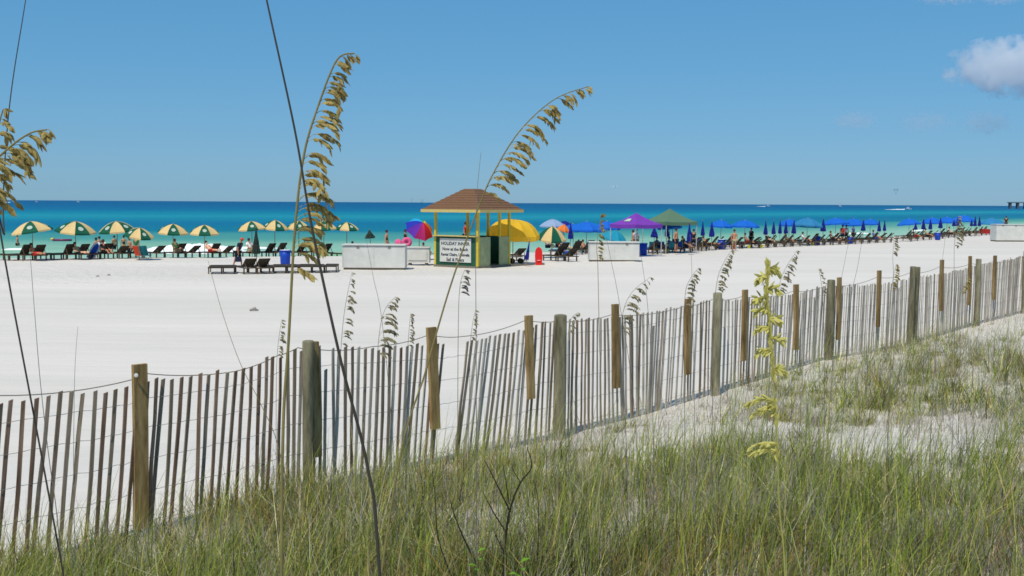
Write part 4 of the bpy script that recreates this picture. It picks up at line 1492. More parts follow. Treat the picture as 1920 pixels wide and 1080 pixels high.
def closed_umbrella(px, yt, yb, w, Y, m, label, group='closed navy umbrellas along the shore', lean=0.0, name='closed_umbrella', seed=0):
    a = P(px, yt, Y); b = P(px, yb, Y)
    g = gz(a.x, Y)
    root = empty(name, (a.x, Y, g), 0, label, 'umbrella', group)
    Hc = a.z - b.z; r = w * Y / F / 2 * 0.9
    M = Matrix.Rotation(lean, 4, 'Y')
    folded_mesh(Hc, r, seed).xf(M @ Matrix.Translation((0, 0, b.z - g))).build('folded_canopy', m, root, smooth=False)
    MB().tube([M @ Vector((0, 0, -0.1)), M @ Vector((0, 0, a.z - g + 0.07))], 0.022, 6).build('pole', pole_w, root)
    MB().tube([M @ Vector((0, -0.0, b.z - g + Hc * 0.42)), M @ Vector((0, 0, b.z - g + Hc * 0.46))], r * 0.72, 10).build('strap', m, root)
    return root


closed_umbrella(480, 427, 476, 17, 62, C_DKGR, 'closed dark green umbrella standing by the man in the red cap', None, seed=1)
closed_umbrella(697, 431, 447, 22, 66, C_DKGR, 'black folded umbrella tipped sideways behind the left white box', None, lean=R(-4), seed=2)
cl = [(1070, 417, 448, 12, 78, 'first closed navy umbrella, before the bright blue ones'), (1227, 424, 445, 16, 80, 'closed navy umbrella under the right corner of the purple canopy'),
      (1251, 415, 444, 10, 82, 'closed navy umbrella before the blue one between the canopies'), (1293, 418, 452, 12, 80, 'tall closed navy umbrella under the right corner of the green canopy'),
      (1318, 414, 442, 9, 86, 'slim closed navy umbrella just right of the green canopy'), (1335, 415, 444, 12, 87, 'closed navy umbrella touching the left side of a blue open one'),
      (1436, 413, 440, 9, 95, 'first of five closed navy umbrellas in a cluster'), (1451, 414, 439, 9, 96, 'second of five closed navy umbrellas in a cluster'),
      (1463, 412, 438, 8, 97, 'middle of five closed navy umbrellas in a cluster'), (1474, 413, 438, 9, 98, 'fourth of five closed navy umbrellas in a cluster'),
      (1489, 412, 438, 10, 98, 'last of five closed navy umbrellas, before an open blue one'), (1544, 410, 434, 12, 103, 'closed umbrella right of the large teal-blue open one'),
      (1619, 412, 433, 10, 108, 'closed navy umbrella between two open blue ones, above a blue bin'), (1649, 412, 434, 8, 110, 'left closed navy umbrella of the pair before the gap'),
      (1659, 412, 433, 7, 111, 'right closed navy umbrella of the pair before the gap'), (1717, 417, 431, 8, 118, 'short closed navy umbrella under the first open one after the gap'),
      (1732, 410, 430, 9, 119, 'closed navy umbrella second after the gap'), (1745, 410, 430, 8, 120, 'closed navy umbrella third after the gap'),
      (1764, 408, 428, 9, 123, 'closed navy umbrella above the farthest blue bin'), (1789, 412, 424, 8, 126, 'dark closed umbrella under the highest open blue one, left side'), (1796, 406, 424, 7, 128, 'closed navy umbrella left of the highest blue open one'),
      (1822, 411, 424, 7, 130, 'closed navy umbrella right under the highest blue open one'), (1829, 405, 424, 7, 131, 'left one of the last two closed navy umbrellas'), (1837, 405, 424, 7, 132, 'right one of the last two closed navy umbrellas')]
for i, (px, yt, yb, w, Y, lab) in enumerate(cl):
    closed_umbrella(px, yt, yb, w, Y, C_NAVY, lab, seed=10 + i)
closed_umbrella(986, 449, 487, 9, 64, C_NAVY, 'folded navy beach umbrella leaning right of the hut, under the yellow one', None, lean=R(8), seed=60)


# ------------------------------------------------------------ pop-up canopies
def tent(px, yapex, yeave, wpx, Y, m, label, rz, logo=False, cat='canopy tent'):
    a = P(px, yapex, Y); e = P(px, yeave, Y)
    g = 0.0
    A = wpx * Y / F / 2 / (abs(math.cos(rz)) + abs(math.sin(rz)))
    ze = e.z - g; za = a.z - g
    root = empty('canopy_tent', (a.x, Y, g), rz, label, cat)
    for k in range(4):
        M = Matrix.Rotation(k * math.pi / 2, 4, 'Z')
        mb = MB(); vs = []; fs = []
        Rn = 8; S = 6
        for i in range(Rn + 1):
            r = i / Rn
            for j in range(S + 1):
                t = -1 + 2 * j / S
                z = ze + (za - ze) * (1 - r) ** 1.35 - 0.05 * (1 - t * t) * r
                vs.append((A * r * t, -A * r, z))
        for i in range(Rn):
            for j in range(S):
                q = i * (S + 1) + j
                fs.append((q, q + S + 1, q + S + 2, q + 1))
        b = Rn * (S + 1); mm = len(vs)
        for j in range(S + 1):
            x, y, z = vs[b + j]; vs.append((x, y * 1.004, z - 0.26))
        for j in range(S): fs.append((b + j, mm + j, mm + j + 1, b + j + 1))
        mb.add(vs, fs)
        p = mb.xf(M).build('canopy_panel', m, root, smooth=False)
        if logo and k == 3:
            q = MB(); vs = []
            for u, v in ((-0.35, 0.45), (0.25, 0.45), (0.3, 0.68), (-0.4, 0.68)):
                z = ze + (za - ze) * (1 - v) ** 1.35 + 0.03
                vs.append((A * v * u, -A * v, z))
            q.add(vs, [(0, 1, 2, 3)])
            q.xf(M).build('printed_emblem', C_PRINT, p)
        MB().box((A * 0.97, A * 0.97, ze / 2 - 0.05), (0.05, 0.05, ze + 0.1), None).xf(M).build('leg', pole_m, root)
        MB().bar((-A * 0.97, -A * 0.97, ze - 0.06), (A * 0.97, -A * 0.97, ze - 0.06), 0.03).xf(M).build('top_bar', pole_m, root)
    return root


tent(1193, 399, 420, 97, 77, C_PURPLE, 'purple pop-up canopy with pale emblem behind the middle white box', R(38), True)
tent(1256, 391, 415, 100, 83, C_SAGE, 'grey-green pop-up canopy behind the purple one', R(30))

# ------------------------------------------------------------ loungers
wood_l = mat('lounger_wood', (88, 74, 58), 0.85, 0.25, 14)
sling = mat('lounger_slats_dark', (60, 54, 44), 0.85, 0.25, 14)
blue_c = mat('cushion_blue', (34, 78, 140), 0.85, 0.15, 6)


def make_lounger(back_deg=48, m1=wood_l, m2=sling, pad=None, flat=False):
    root = empty('beach_lounger')
    L_, Wd, H = 1.9, 0.66, 0.34
    hinge = 0.25
    MB().bar((-L_ / 2, -Wd / 2, H), (L_ / 2 - 0.1, -Wd / 2, H), 0.06, 0.05).bar((-L_ / 2, Wd / 2, H), (L_ / 2 - 0.1, Wd / 2, H), 0.06, 0.05).box((-L_ / 2 - 0.03, 0, H), (0.05, Wd + 0.07, 0.06)).box((L_ / 2 - 0.07, 0, H), (0.05, Wd + 0.05, 0.06)).build('frame', m1, root)
    mb = MB()
    n = 11
    for k in range(n):
        x = -L_ / 2 + 0.06 + k * (hinge + L_ / 2 - 0.06) / n
        mb.box((x, 0, H + 0.04), (0.075, Wd - 0.02, 0.02))
    mb.build('seat', m2, root)
    mb = MB()
    a = R(back_deg)
    M = Matrix.Translation((hinge, 0, H + 0.03)) @ Matrix.Rotation(-a, 4, 'Y')
    for k in range(9):
        mb.box((0.05 + k * 0.092, 0, 0.01), (0.075, Wd - 0.05, 0.02))
    mb.bar((0, -Wd / 2 + 0.05, -0.02), (0.82, -Wd / 2 + 0.05, -0.02), 0.04).bar((0, Wd / 2 - 0.05, -0.02), (0.82, Wd / 2 - 0.05, -0.02), 0.04)
    mb.xf(M).build('backrest', m2, root)
    if back_deg > 10:
        t = M @ Vector((0.5, 0, -0.03))
        for q in (-1, 1): MB().bar((t.x, q * (Wd / 2 - 0.06), t.z), (L_ / 2 - 0.15, q * (Wd / 2 - 0.06), H - 0.02), 0.03).build('back_prop', m1, root)
    for x, y in ((-0.75, -1), (-0.75, 1), (0.7, -1), (0.7, 1)):
        MB().box((x, y * (Wd / 2 - 0.005), H / 2 - 0.04), (0.08, 0.06, H + 0.02)).build('leg', m1, root)
    if pad:
        mb = MB().box((-0.33, 0, H + 0.075), (1.15, Wd - 0.08, 0.05))
        mb.build('cushion', pad, root)
        MB().box((0.42, 0, 0.045), (0.80, Wd - 0.08, 0.05)).xf(M).build('cushion', pad, root)
    return root


LG = {'up': make_lounger(50), 'mid': make_lounger(34), 'flat': make_lounger(0), 'blue': make_lounger(46, pad=blue_c)}
for o in LG.values(): o['category'] = 'lounger'
used = set()


def place_lounger(kind, px, py, rz, label, group, Y=None):
    c = G(px, py)
    src = LG[kind]
    z = gz(c.x, c.y)
    if kind not in used:
        used.add(kind)
        src.location = (c.x, c.y, z); src.rotation_euler = (0, 0, rz)
        src['label'] = label
        if group: src['group'] = group
        return src
    return dup(src, (c.x, c.y, z), rz, label, group)


left_l = [
    ('up', 40, 489, 'wooden lounger under the umbrella nearest the left edge, left one'), ('up', 67, 489, 'wooden lounger under the umbrella nearest the left edge, right one'),
    ('flat', 12, 489, 'flat lounger at the left edge of the row'), ('flat', 96, 487, 'flat low lounger between the first and second pair from the left'),
    ('up', 122, 487, 'left wooden lounger of the second pair, beneath the second umbrella'), ('up', 148, 487, 'right wooden lounger of the second pair, next to the blue board'),
    ('flat', 168, 486, 'flat lounger beneath the blue board'), ('up', 193, 485, 'wooden lounger right of the blue board, dark and upright'), ('mid', 222, 485, 'reclined lounger under the third umbrella, front of the green water'),
    ('mid', 250, 484, 'reclined lounger left of the colourful chairs'), ('mid', 288, 483, 'reclined lounger with its foot by the white wave, left end of the wave'),
    ('up', 330, 481, 'upright lounger before the wave, left of the pair under the umbrella'), ('mid', 354, 481, 'reclined lounger before the wave, right of the pair under the umbrella'),
    ('up', 395, 480, 'upright lounger at the middle of the wave'), ('mid', 418, 480, 'reclined lounger at the right end of the wave'),
    ('mid', 462, 479, 'lounger behind the man in the red cap'), ('up', 498, 479, 'upright lounger right of the closed dark umbrella, left of two'), ('up', 519, 479, 'upright lounger right of the closed dark umbrella, right of two'),
    ('up', 556, 478, 'lounger just behind the tall golden sea oats stem'), ('mid', 580, 478, 'reclined lounger right of the tall golden stem'), ('up', 604, 477, 'lounger behind the lower golden seed head'),
    ('mid', 640, 474, 'lounger showing over the left end of the left white box'), ('mid', 668, 472, 'lounger showing above the left white box under the last umbrella'),
]
for kind, px, py, lab in left_l:
    place_lounger(kind, px, py - 1, R(-36 + random.uniform(-6, 6)), lab, 'wooden loungers in the row left of the hut')
# flat ones laid side by side nearer, with two raised
for k in range(10):
    px = 405 + k * 24
    if k in (2, 3):
        place_lounger('mid', 461 + (k - 2) * 25, 512, R(-58), ('left' if k == 2 else 'right') + ' one of two raised loungers at the man in the red cap', 'near row of loungers')
    else:
        place_lounger('flat', px, 512 - k * 0.35, R(-80 + random.uniform(-5, 5)), {0: 'flat lounger at the left end of the nearer row', 1: 'flat lounger just left of the two raised ones in the nearer row', 4: 'flat lounger just right of the two raised ones in the nearer row',
                      5: 'flat lounger below and left of the blue bin in the nearer row', 6: 'flat lounger straight below the blue bin in the nearer row', 7: 'flat lounger right of the golden stem in the nearer row',
                      8: 'flat lounger next to last at the right of the nearer row', 9: 'flat lounger touching the left white box, last of the nearer row'}[k], 'near row of loungers')
for kind, px, py, lab in (('up', 1040, 489, 'big wooden lounger right of the red board'), ('mid', 1062, 490, 'wooden lounger lower right of the red board, reclined'), ('blue', 1050, 480, 'lounger with blue cushion behind the red board'),
                          ('up', 1075, 477, 'wooden lounger under the first closed navy umbrella'), ('mid', 1090, 476, 'lounger just left of the middle white box, reclined'), ('up', 1098, 474, 'dark upright lounger touching the middle white box'),
                          ('mid', 965, 488, 'grey lounger in the shade of the yellow umbrella'), ('up', 790, 469, 'dark lounger beneath the rainbow umbrella')):
    place_lounger(kind, px, py, R(-50 + random.uniform(-12, 12)), lab, None)
row_x = [1205, 1300, 1400, 1500, 1600, 1700, 1800, 1850]
row_y = [477, 470, 465, 461, 457, 452, 443, 440]
px = 1214
i = 0
while px < 1846:
    yb = float(np.interp(px, row_x, row_y))
    Y = G(px, yb).y
    kind = random.choice(['up', 'up', 'mid', 'blue'] if px < 1420 else ['up', 'up', 'mid', 'up'])
    if not (1662 < px < 1690):
        marks = [(1205, 'the bin at the middle white box'), (1227, 'the right corner of the purple canopy'), (1251, 'the closed umbrella between the canopies'), (1293, 'the tall closed umbrella'), (1318, 'the slim closed umbrella'), (1353, 'the bin beside two closed umbrellas'), (1377, 'the tanned person seen from behind'), (1397, 'the lone flat blue umbrella'),
                 (1436, 'the first of five closed umbrellas'), (1463, 'the middle of five closed umbrellas'), (1489, 'the last of five closed umbrellas'), (1514, 'the large teal-blue umbrella'), (1532, 'the bin under the teal-blue umbrella'), (1567, 'the open umbrella right of the teal-blue one'), (1594, 'the bin with three standing people'),
                 (1619, 'the closed umbrella between two open ones'), (1654, 'the closed pair before the gap'), (1705, 'the first open umbrella after the gap'), (1732, 'the second closed umbrella after the gap'), (1758, 'the farthest bin'), (1789, 'the highest open blue umbrella'), (1829, 'the last two closed umbrellas')]
        mk = min(marks, key=lambda q: abs(q[0] - px))
        seg = ('left of ' if px < mk[0] - 3 else ('right of ' if px > mk[0] + 3 else 'below ')) + mk[1]
        lb = {'up': 'dark lounger, back raised, ', 'mid': 'dark lounger, low back, ', 'blue': 'blue cushioned lounger '}[kind]
        place_lounger(kind, px, yb, R(-30 + random.uniform(-14, 14)), lb + seg, 'loungers in the long row right of the hut')
        if random.random() < 0.9:
            kind = random.choice(['up', 'up', 'mid'])
            lb = {'up': 'rear-row lounger, back raised, ', 'mid': 'rear-row lounger, low back, '}[kind]
            place_lounger(kind, px + random.uniform(-3, 3), yb - 3.2, R(-30 + random.uniform(-14, 14)), lb + seg, 'loungers in the long row right of the hut')
    px += random.uniform(0.95, 1.2) * F / Y * 0.66
    i += 1

# ------------------------------------------------------------ bins
bin_m = mat('bin_blue_plastic', (20, 66, 170), 0.5, 0.08, 3)
bag_m = mat('bin_bag', (225, 228, 230), 0.5, 0.05)


def make_bin():
    r = empty('rubbish_bin')
    MB().lathe([(0.27, 0.0), (0.30, 0.1), (0.31, 0.45), (0.33, 0.84)], 18).build('body', bin_m, r, smooth=True)
    MB().lathe([(0.345, 0.80), (0.36, 0.83), (0.36, 0.88), (0.30, 0.88), (0.29, 0.82)], 18).build('rim', bin_m, r, smooth=True)
    MB().lathe([(0.31, 0.86), (0.335, 0.895), (0.29, 0.90), (0.26, 0.80)], 18).build('liner', bag_m, r, smooth=True)
    return r


bins = [(535, 496, 27, 'blue rubbish bin beside the tall golden sea oats stem'), (1205, 479, 23, 'blue rubbish bin at the right end of the middle white box'), (1353, 468, 19, 'blue rubbish bin below the blue umbrella beside two closed ones'),
        (1532, 459, 16, 'blue rubbish bin below the large teal-blue umbrella'), (1594, 457, 13, 'blue rubbish bin right of the one under the teal-blue umbrella'), (1758, 450, 14, 'farthest blue rubbish bin at right')]
b0 = make_bin(); b0['category'] = 'bin'
for i, (px, py, hp, lab) in enumerate(bins):
    c = G(px, py); sc = hp * c.y / F / 0.88
    if i == 0:
        b0.location = c; b0.scale = (sc,) * 3; b0['label'] = lab; b0['group'] = 'blue rubbish bins'
    else:
        dup(b0, c, 0, lab, 'blue rubbish bins', sc)

# ------------------------------------------------------------ people
skin1 = mat('skin_tanned', (186, 128, 96), 0.6, 0.06, 6)
skin2 = mat('skin_fair', (222, 172, 142), 0.6, 0.06, 6)
hair_d = mat('hair_dark', (50, 36, 28), 0.7, 0.2, 30)
CL = {n: mat('cloth_' + n, c, 0.9, 0.1, 8) for n, c in (('navy', (30, 38, 62)), ('black', (36, 38, 42)), ('white', (225, 225, 222)), ('red', (190, 50, 44)), ('cap', (206, 76, 48)), ('pink', (222, 90, 140)), ('teal', (40, 130, 140)), ('green', (60, 110, 70)), ('blue', (40, 90, 170)), ('khaki', (170, 154, 120)))}


def skin_mesh(name, J, edges, mats_, sub=1):
    keys = list(J)
    me = bpy.data.meshes.new(name)
    me.from_pydata([J[k][0] for k in keys], [(keys.index(a), keys.index(b)) for a, b in edges], [])
    o = bpy.data.objects.new('tmp_skin', me)
    COL.objects.link(o)
    sk = o.modifiers.new('s', 'SKIN')
    sk.use_smooth_shade = True
    for i, k in enumerate(keys):
        v = me.skin_vertices[0].data[i]
        r = J[k][1]
        v.radius = r if isinstance(r, tuple) else (r, r)
        v.use_root = (i == 0)
    ss = o.modifiers.new('u', 'SUBSURF'); ss.levels = sub; ss.render_levels = sub
    bpy.context.view_layer.update()
    out = bpy.data.meshes.new_from_object(o.evaluated_get(bpy.context.evaluated_depsgraph_get()))
    bpy.data.objects.remove(o)
    out.name = name
    out.materials.clear()
    for m in mats_: out.materials.append(m)
    return out


def rotx(p, o, a):
    """bend p about point o in the y-z plane; +a leans towards -y (forward)"""
    y = p[1] - o[1]; z = p[2] - o[2]
    return (p[0], o[1] + y * math.cos(a) - z * math.sin(a), o[2] + y * math.sin(a) + z * math.cos(a))


def pose(kind, lean=0.0):
    """joints for a 1.75 m figure facing -y"""
    J = {}
    if kind in ('stand', 'walk', 'reach'):
        hipz = 0.93
        J.update(pelvis=(0, 0, hipz), belly=(0, -0.01, 1.08), chest=(0, 0, 1.30), neck=(0, 0.01, 1.49), jaw=(0, -0.02, 1.57), head=(0, -0.01, 1.66))
        st = 0.0 if kind == 'stand' else 0.17
        for s, n in ((-1, 'l'), (1, 'r')):
            f = s * st
            J['hip' + n] = (s * 0.09, 0, 0.88); J['knee' + n] = (s * 0.10, -f * 0.7 - 0.02, 0.49); J['ankle' + n] = (s * 0.11, -f * 1.3 + 0.02, 0.085); J['toe' + n] = (s * 0.125, -f * 1.3 - 0.15, 0.03)
            J['sh' + n] = (s * 0.175, 0, 1.41); J['elb' + n] = (s * 0.235, 0.02 + f * 0.4, 1.13); J['wr' + n] = (s * 0.25, -0.05 + f * 0.6, 0.88); J['palm' + n] = (s * 0.25, -0.07 + f * 0.6, 0.80)
        if kind == 'reach':
            J['elbr'] = (0.22, -0.22, 1.22); J['wrr'] = (0.2, -0.42, 1.10); J['palmr'] = (0.2, -0.50, 1.07)
        if lean:
            for k in list(J):
                if k[:3] in ('bel', 'che', 'nec', 'jaw', 'hea', 'shl', 'shr', 'elb', 'wrl', 'wrr', 'pal'):
                    J[k] = rotx(J[k], (0, 0, hipz), lean)
            J['palml'] = (J['shl'][0] - .03, J['shl'][1] + .02, J['shl'][2] - 0.60); J['wrl'] = (J['shl'][0] - .03, J['shl'][1] + .02, J['shl'][2] - 0.52); J['elbl'] = (J['shl'][0] - .03, J['shl'][1] + .04, J['shl'][2] - 0.28)
    elif kind == 'sit':
        J.update(pelvis=(0, 0, 0.48), belly=(0, 0.06, 0.62), chest=(0, 0.16, 0.82), neck=(0, 0.2, 1.0), jaw=(0, 0.16, 1.08), head=(0, 0.16, 1.17))
        for s, n in ((-1, 'l'), (1, 'r')):
            J['hip' + n] = (s * 0.1, -0.02, 0.46); J['knee' + n] = (s * 0.13, -0.42, 0.62); J['ankle' + n] = (s * 0.13, -0.62, 0.40); J['toe' + n] = (s * 0.14, -0.80, 0.44)
            J['sh' + n] = (s * 0.18, 0.19, 0.93); J['elb' + n] = (s * 0.26, 0.02, 0.70); J['wr' + n] = (s * 0.22, -0.2, 0.62); J['palm' + n] = (s * 0.2, -0.27, 0.63)
    elif kind == 'lie':
        J.update(pelvis=(0, 0, 0.50), belly=(0, 0.14, 0.56), chest=(0, 0.34, 0.72), neck=(0, 0.48, 0.87), jaw=(0, 0.50, 0.96), head=(0, 0.54, 1.03))
        for s, n in ((-1, 'l'), (1, 'r')):
            J['hip' + n] = (s * 0.09, -0.04, 0.48); J['knee' + n] = (s * 0.1, -0.45, 0.52); J['ankle' + n] = (s * 0.1, -0.84, 0.47); J['toe' + n] = (s * 0.12, -0.90, 0.60)
            J['sh' + n] = (s * 0.17, 0.42, 0.80); J['elb' + n] = (s * 0.26, 0.22, 0.60); J['wr' + n] = (s * 0.24, -0.02, 0.56); J['palm' + n] = (s * 0.22, -0.1, 0.56)
    return J


RAD = dict(pelvis=(0.15, 0.11), belly=(0.135, 0.10), chest=(0.155, 0.115), neck=0.055, jaw=0.068, head=(0.078, 0.095), hipl=0.095, hipr=0.095, kneel=0.058, kneer=0.058, anklel=0.042, ankler=0.042, toel=0.03, toer=0.03,
           shl=0.062, shr=0.062, elbl=0.042, elbr=0.042, wrl=0.028, wrr=0.028, palml=0.032, palmr=0.032)
ED = [('pelvis', 'belly'), ('belly', 'chest'), ('chest', 'neck'), ('neck', 'jaw'), ('jaw', 'head')]
for n in 'lr':
    ED += [('pelvis', 'hip' + n), ('hip' + n, 'knee' + n), ('knee' + n, 'ankle' + n), ('ankle' + n, 'toe' + n), ('chest', 'sh' + n), ('sh' + n, 'elb' + n), ('elb' + n, 'wr' + n), ('wr' + n, 'palm' + n)]
_pc = {}


def grow(J, keys, extra):
    return {k: (J[k], tuple(x + extra for x in RAD[k]) if isinstance(RAD[k], tuple) else RAD[k] + extra) for k in keys}


def body_mesh(kind, lean, skin):
    key = ('b', kind, lean, skin.name)
    if key not in _pc:
        J = pose(kind, lean)
        me = skin_mesh('body', grow(J, J.keys(), 0), ED, [skin])
        # fingers, nose and ears
        mb = MB()
        for n, s in (('l', -1), ('r', 1)):
            p = Vector(J['palm' + n]); w = Vector(J['wr' + n]); d = (p - w).normalized()
            side = Vector((0, 1, 0)) if abs(d.y) < 0.7 else Vector((1, 0, 0))
            for f, L in ((-1.5, 0.062), (-0.5, 0.074), (0.5, 0.070), (1.5, 0.055)):
                a = p + d * 0.012 + side * f * 0.015
                mb.tube([a, a + d * L * 0.55 - Vector((s * 0.004, 0, 0)), a + d * L - Vector((s * 0.014, 0, 0))], [0.0085, 0.0075, 0.006], 5)
            a = w.lerp(p, 0.5) - side * 0.022
            mb.tube([a, a - side * 0.022 + d * 0.02, a - side * 0.028 + d * 0.045], [0.010, 0.009, 0.007], 5)
        h = Vector(J['head']); j = Vector(J['jaw'])
        f = Vector((0, -1, 0))
        mb.tube([h + f * 0.088 + Vector((0, 0, 0.0)), h + f * 0.112 + Vector((0, 0, -0.03)), h + f * 0.092 + Vector((0, 0, -0.04))], [0.008, 0.014, 0.008], 5)
        for s in (-1, 1):
            mb.box(h + Vector((s * 0.082, 0.005, -0.02)), (0.018, 0.035, 0.055))
        nv = len(me.vertices)
        vs = [tuple(v.co) for v in me.vertices] + mb.v
        fs = [tuple(p.vertices) for p in me.polygons] + [tuple(i + nv for i in q) for q in mb.f]
        m2 = bpy.data.meshes.new('body')
        m2.from_pydata(vs, [], fs)
        m2.materials.append(skin)
        m2.polygons.foreach_set('use_smooth', [True] * len(fs))
        _pc[key] = m2
    return _pc[key]


def cloth_mesh(kind, lean, part, m):
    key = (part, kind, lean, m.name)
    if key not in _pc:
        J = pose(kind, lean)
        if part == 'shirt':
            JJ = dict(J)
            for n in 'lr': JJ['elb' + n] = tuple(Vector(J['sh' + n]).lerp(Vector(J['elb' + n]), 0.7))
            ks = ['pelvis', 'belly', 'chest', 'shl', 'shr', 'elbl', 'elbr']
            G_ = grow(JJ, ks, 0.018)
            G_['elbl'] = (JJ['elbl'], 0.066); G_['elbr'] = (JJ['elbr'], 0.066)
            ed = [('pelvis', 'belly'), ('belly', 'chest'), ('chest', 'shl'), ('chest', 'shr'), ('shl', 'elbl'), ('shr', 'elbr')]
        elif part == 'shorts':
            JJ = dict(J)
            for n in 'lr': JJ['knee' + n] = tuple(Vector(J['hip' + n]).lerp(Vector(J['knee' + n]), 0.8))
            G_ = grow(JJ, ['pelvis', 'hipl', 'hipr', 'kneel', 'kneer'], 0.02)
            G_['kneel'] = (JJ['kneel'], 0.10); G_['kneer'] = (JJ['kneer'], 0.10)
            ed = [('pelvis', 'hipl'), ('pelvis', 'hipr'), ('hipl', 'kneel'), ('hipr', 'kneer')]
        else:   # swimsuit
            G_ = grow(J, ['pelvis', 'belly', 'chest'], 0.008)
            ed = [('pelvis', 'belly'), ('belly', 'chest')]
        _pc[key] = skin_mesh(part, G_, ed, [m])
    return _pc[key]


def person(loc, rz, label, kind='stand', top=None, bottom='navy', skin=skin1, cap=None, hair=hair_d, lean=0.0, h=1.0, suit=None):
    r = empty('person', loc, rz, label, 'person')
    r.scale = (h, h, h)
    obj_from_mesh('body', body_mesh(kind, lean, skin), r)
    if top: obj_from_mesh('shirt', cloth_mesh(kind, lean, 'shirt', CL[top]), r)
    if suit: obj_from_mesh('swimsuit', cloth_mesh(kind, lean, 'swim', CL[suit]), r)
    elif bottom: obj_from_mesh('shorts', cloth_mesh(kind, lean, 'shorts', CL[bottom]), r)
    J = pose(kind, lean)
    hd = Vector(J['head'])
    if cap:
        MB().lathe([(0.102, 0.0), (0.106, 0.05), (0.085, 0.10), (0.03, 0.125)], 12, c=(hd.x, hd.y, hd.z + 0.0)).build('cap', CL[cap], r, smooth=True)
        MB().box((hd.x, hd.y - 0.13, hd.z + 0.012), (0.15, 0.13, 0.012)).build('cap_brim', CL[cap], r)
    else:
        MB().lathe([(0.088, -0.06), (0.098, 0.0), (0.092, 0.06), (0.05, 0.105), (0.01, 0.115)], 12, c=(hd.x, hd.y + 0.014, hd.z)).build('hair', hair, r, smooth=True)
    return r


# the man bending with a dark bag
c = G(446, 501)
man = person(c, R(70), 'person in dark clothes and orange-red cap bending forward by the raised loungers', 'walk', 'navy', 'black', skin1, 'cap', lean=0.42, h=1.0)
Jm = pose('walk', 0.42)
mm = Matrix.Translation(c) @ Matrix.Rotation(R(70), 4, 'Z')
hand = mm @ Vector(Jm['palml'])
bag = empty('dark_bag', hand, R(20), 'dark blue bag hanging from the hand of the person in the orange-red cap', 'bag')
MB().tube([(0, 0, -0.02), (-0.08, 0, -0.14)], 0.01, 5).tube([(0.0, 0.0, -0.02), (0.06, 0, -0.14)], 0.01, 5).build('handle', CL['navy'], bag)
mb = MB().box((0, 0, -0.29), (0.40, 0.22, 0.30), None, 0, 0.72)
mb.build('bag_body', CL['navy'], bag)

in_sea = lambda px, Y: (P(px, 450, Y).x, Y)


def sea_person(px, ytop, Y, label, **kw):
    a = P(px, ytop, Y)
    h = kw.get('h', 1.0)
    z = a.z - 1.76 * h
    g = gz(a.x, Y)
    z = max(z, g)
    return person((a.x, Y, z), random.uniform(0, 6.28), label, **kw)


sea_person(180, 452, 78, 'person in dark swimwear standing in the shallows just right of the blue board', suit='black')
sea_person(186, 447, 84, 'person at the water behind the one right of the blue board', suit='white', bottom=None)
sea_person(214, 448, 92, 'person waist deep in the sea under the third umbrella, left of two', bottom='black')
sea_person(232, 447, 93, 'person in the sea under the low tucked umbrella, left of another', suit='black')
sea_person(243, 449, 80, 'person in dark shorts standing at the water edge left of the colourful chairs', bottom='black')
sea_person(255, 450, 86, 'person in green standing in the bright green shallows', top='green')
sea_person(33, 461, 98, 'lone swimmer in the shallows near the left edge', bottom='black')
sea_person(725, 431, 74, 'person standing at the shore behind the left white box', suit='black', skin=skin1)
sea_person(741, 431, 76, 'tall person in dark clothes left of the rainbow umbrella', top='black', bottom='black', kind='walk') if False else None
sea_person(760, 430, 72, 'person in dark top standing at the left edge of the rainbow umbrella', top='black', bottom='pink')
sea_person(873, 416, 72, 'person in red top seen through the open side of the hut', top='red', bottom='navy')
sea_person(1193, 429, 79, 'person with pale shirt standing under the purple canopy', top='white', bottom='khaki')
sea_person(1187, 431, 82, 'person in swimwear standing behind the one in the pale shirt', bottom='khaki')
sea_person(1268, 428, 80, 'sunburnt bare-chested person standing between the two canopies', bottom='navy')
sea_person(1301, 430, 88, 'person in dark clothes right of the tall closed navy umbrella', top='black', bottom='black')
sea_person(1377, 435, 87, 'tanned person with back to us, left of the lone flat blue umbrella pole', bottom='khaki', skin=skin1)
sea_person(1409, 428, 94, 'person standing at the pole of the lone flat blue umbrella', top='black', bottom='black')
sea_person(1587, 427, 108, 'person in pale shirt standing above a blue bin, left', top='white', bottom='black')
sea_person(1600, 426, 109, 'person in dark top standing above a blue bin, right', top='blue', bottom='black')
sea_person(1580, 428, 107, 'person in red top left of the pale-shirted person', top='red', bottom='navy')
sea_person(1887, 405, 140, 'person standing beyond the white box at the right edge', bottom='black', top='black')
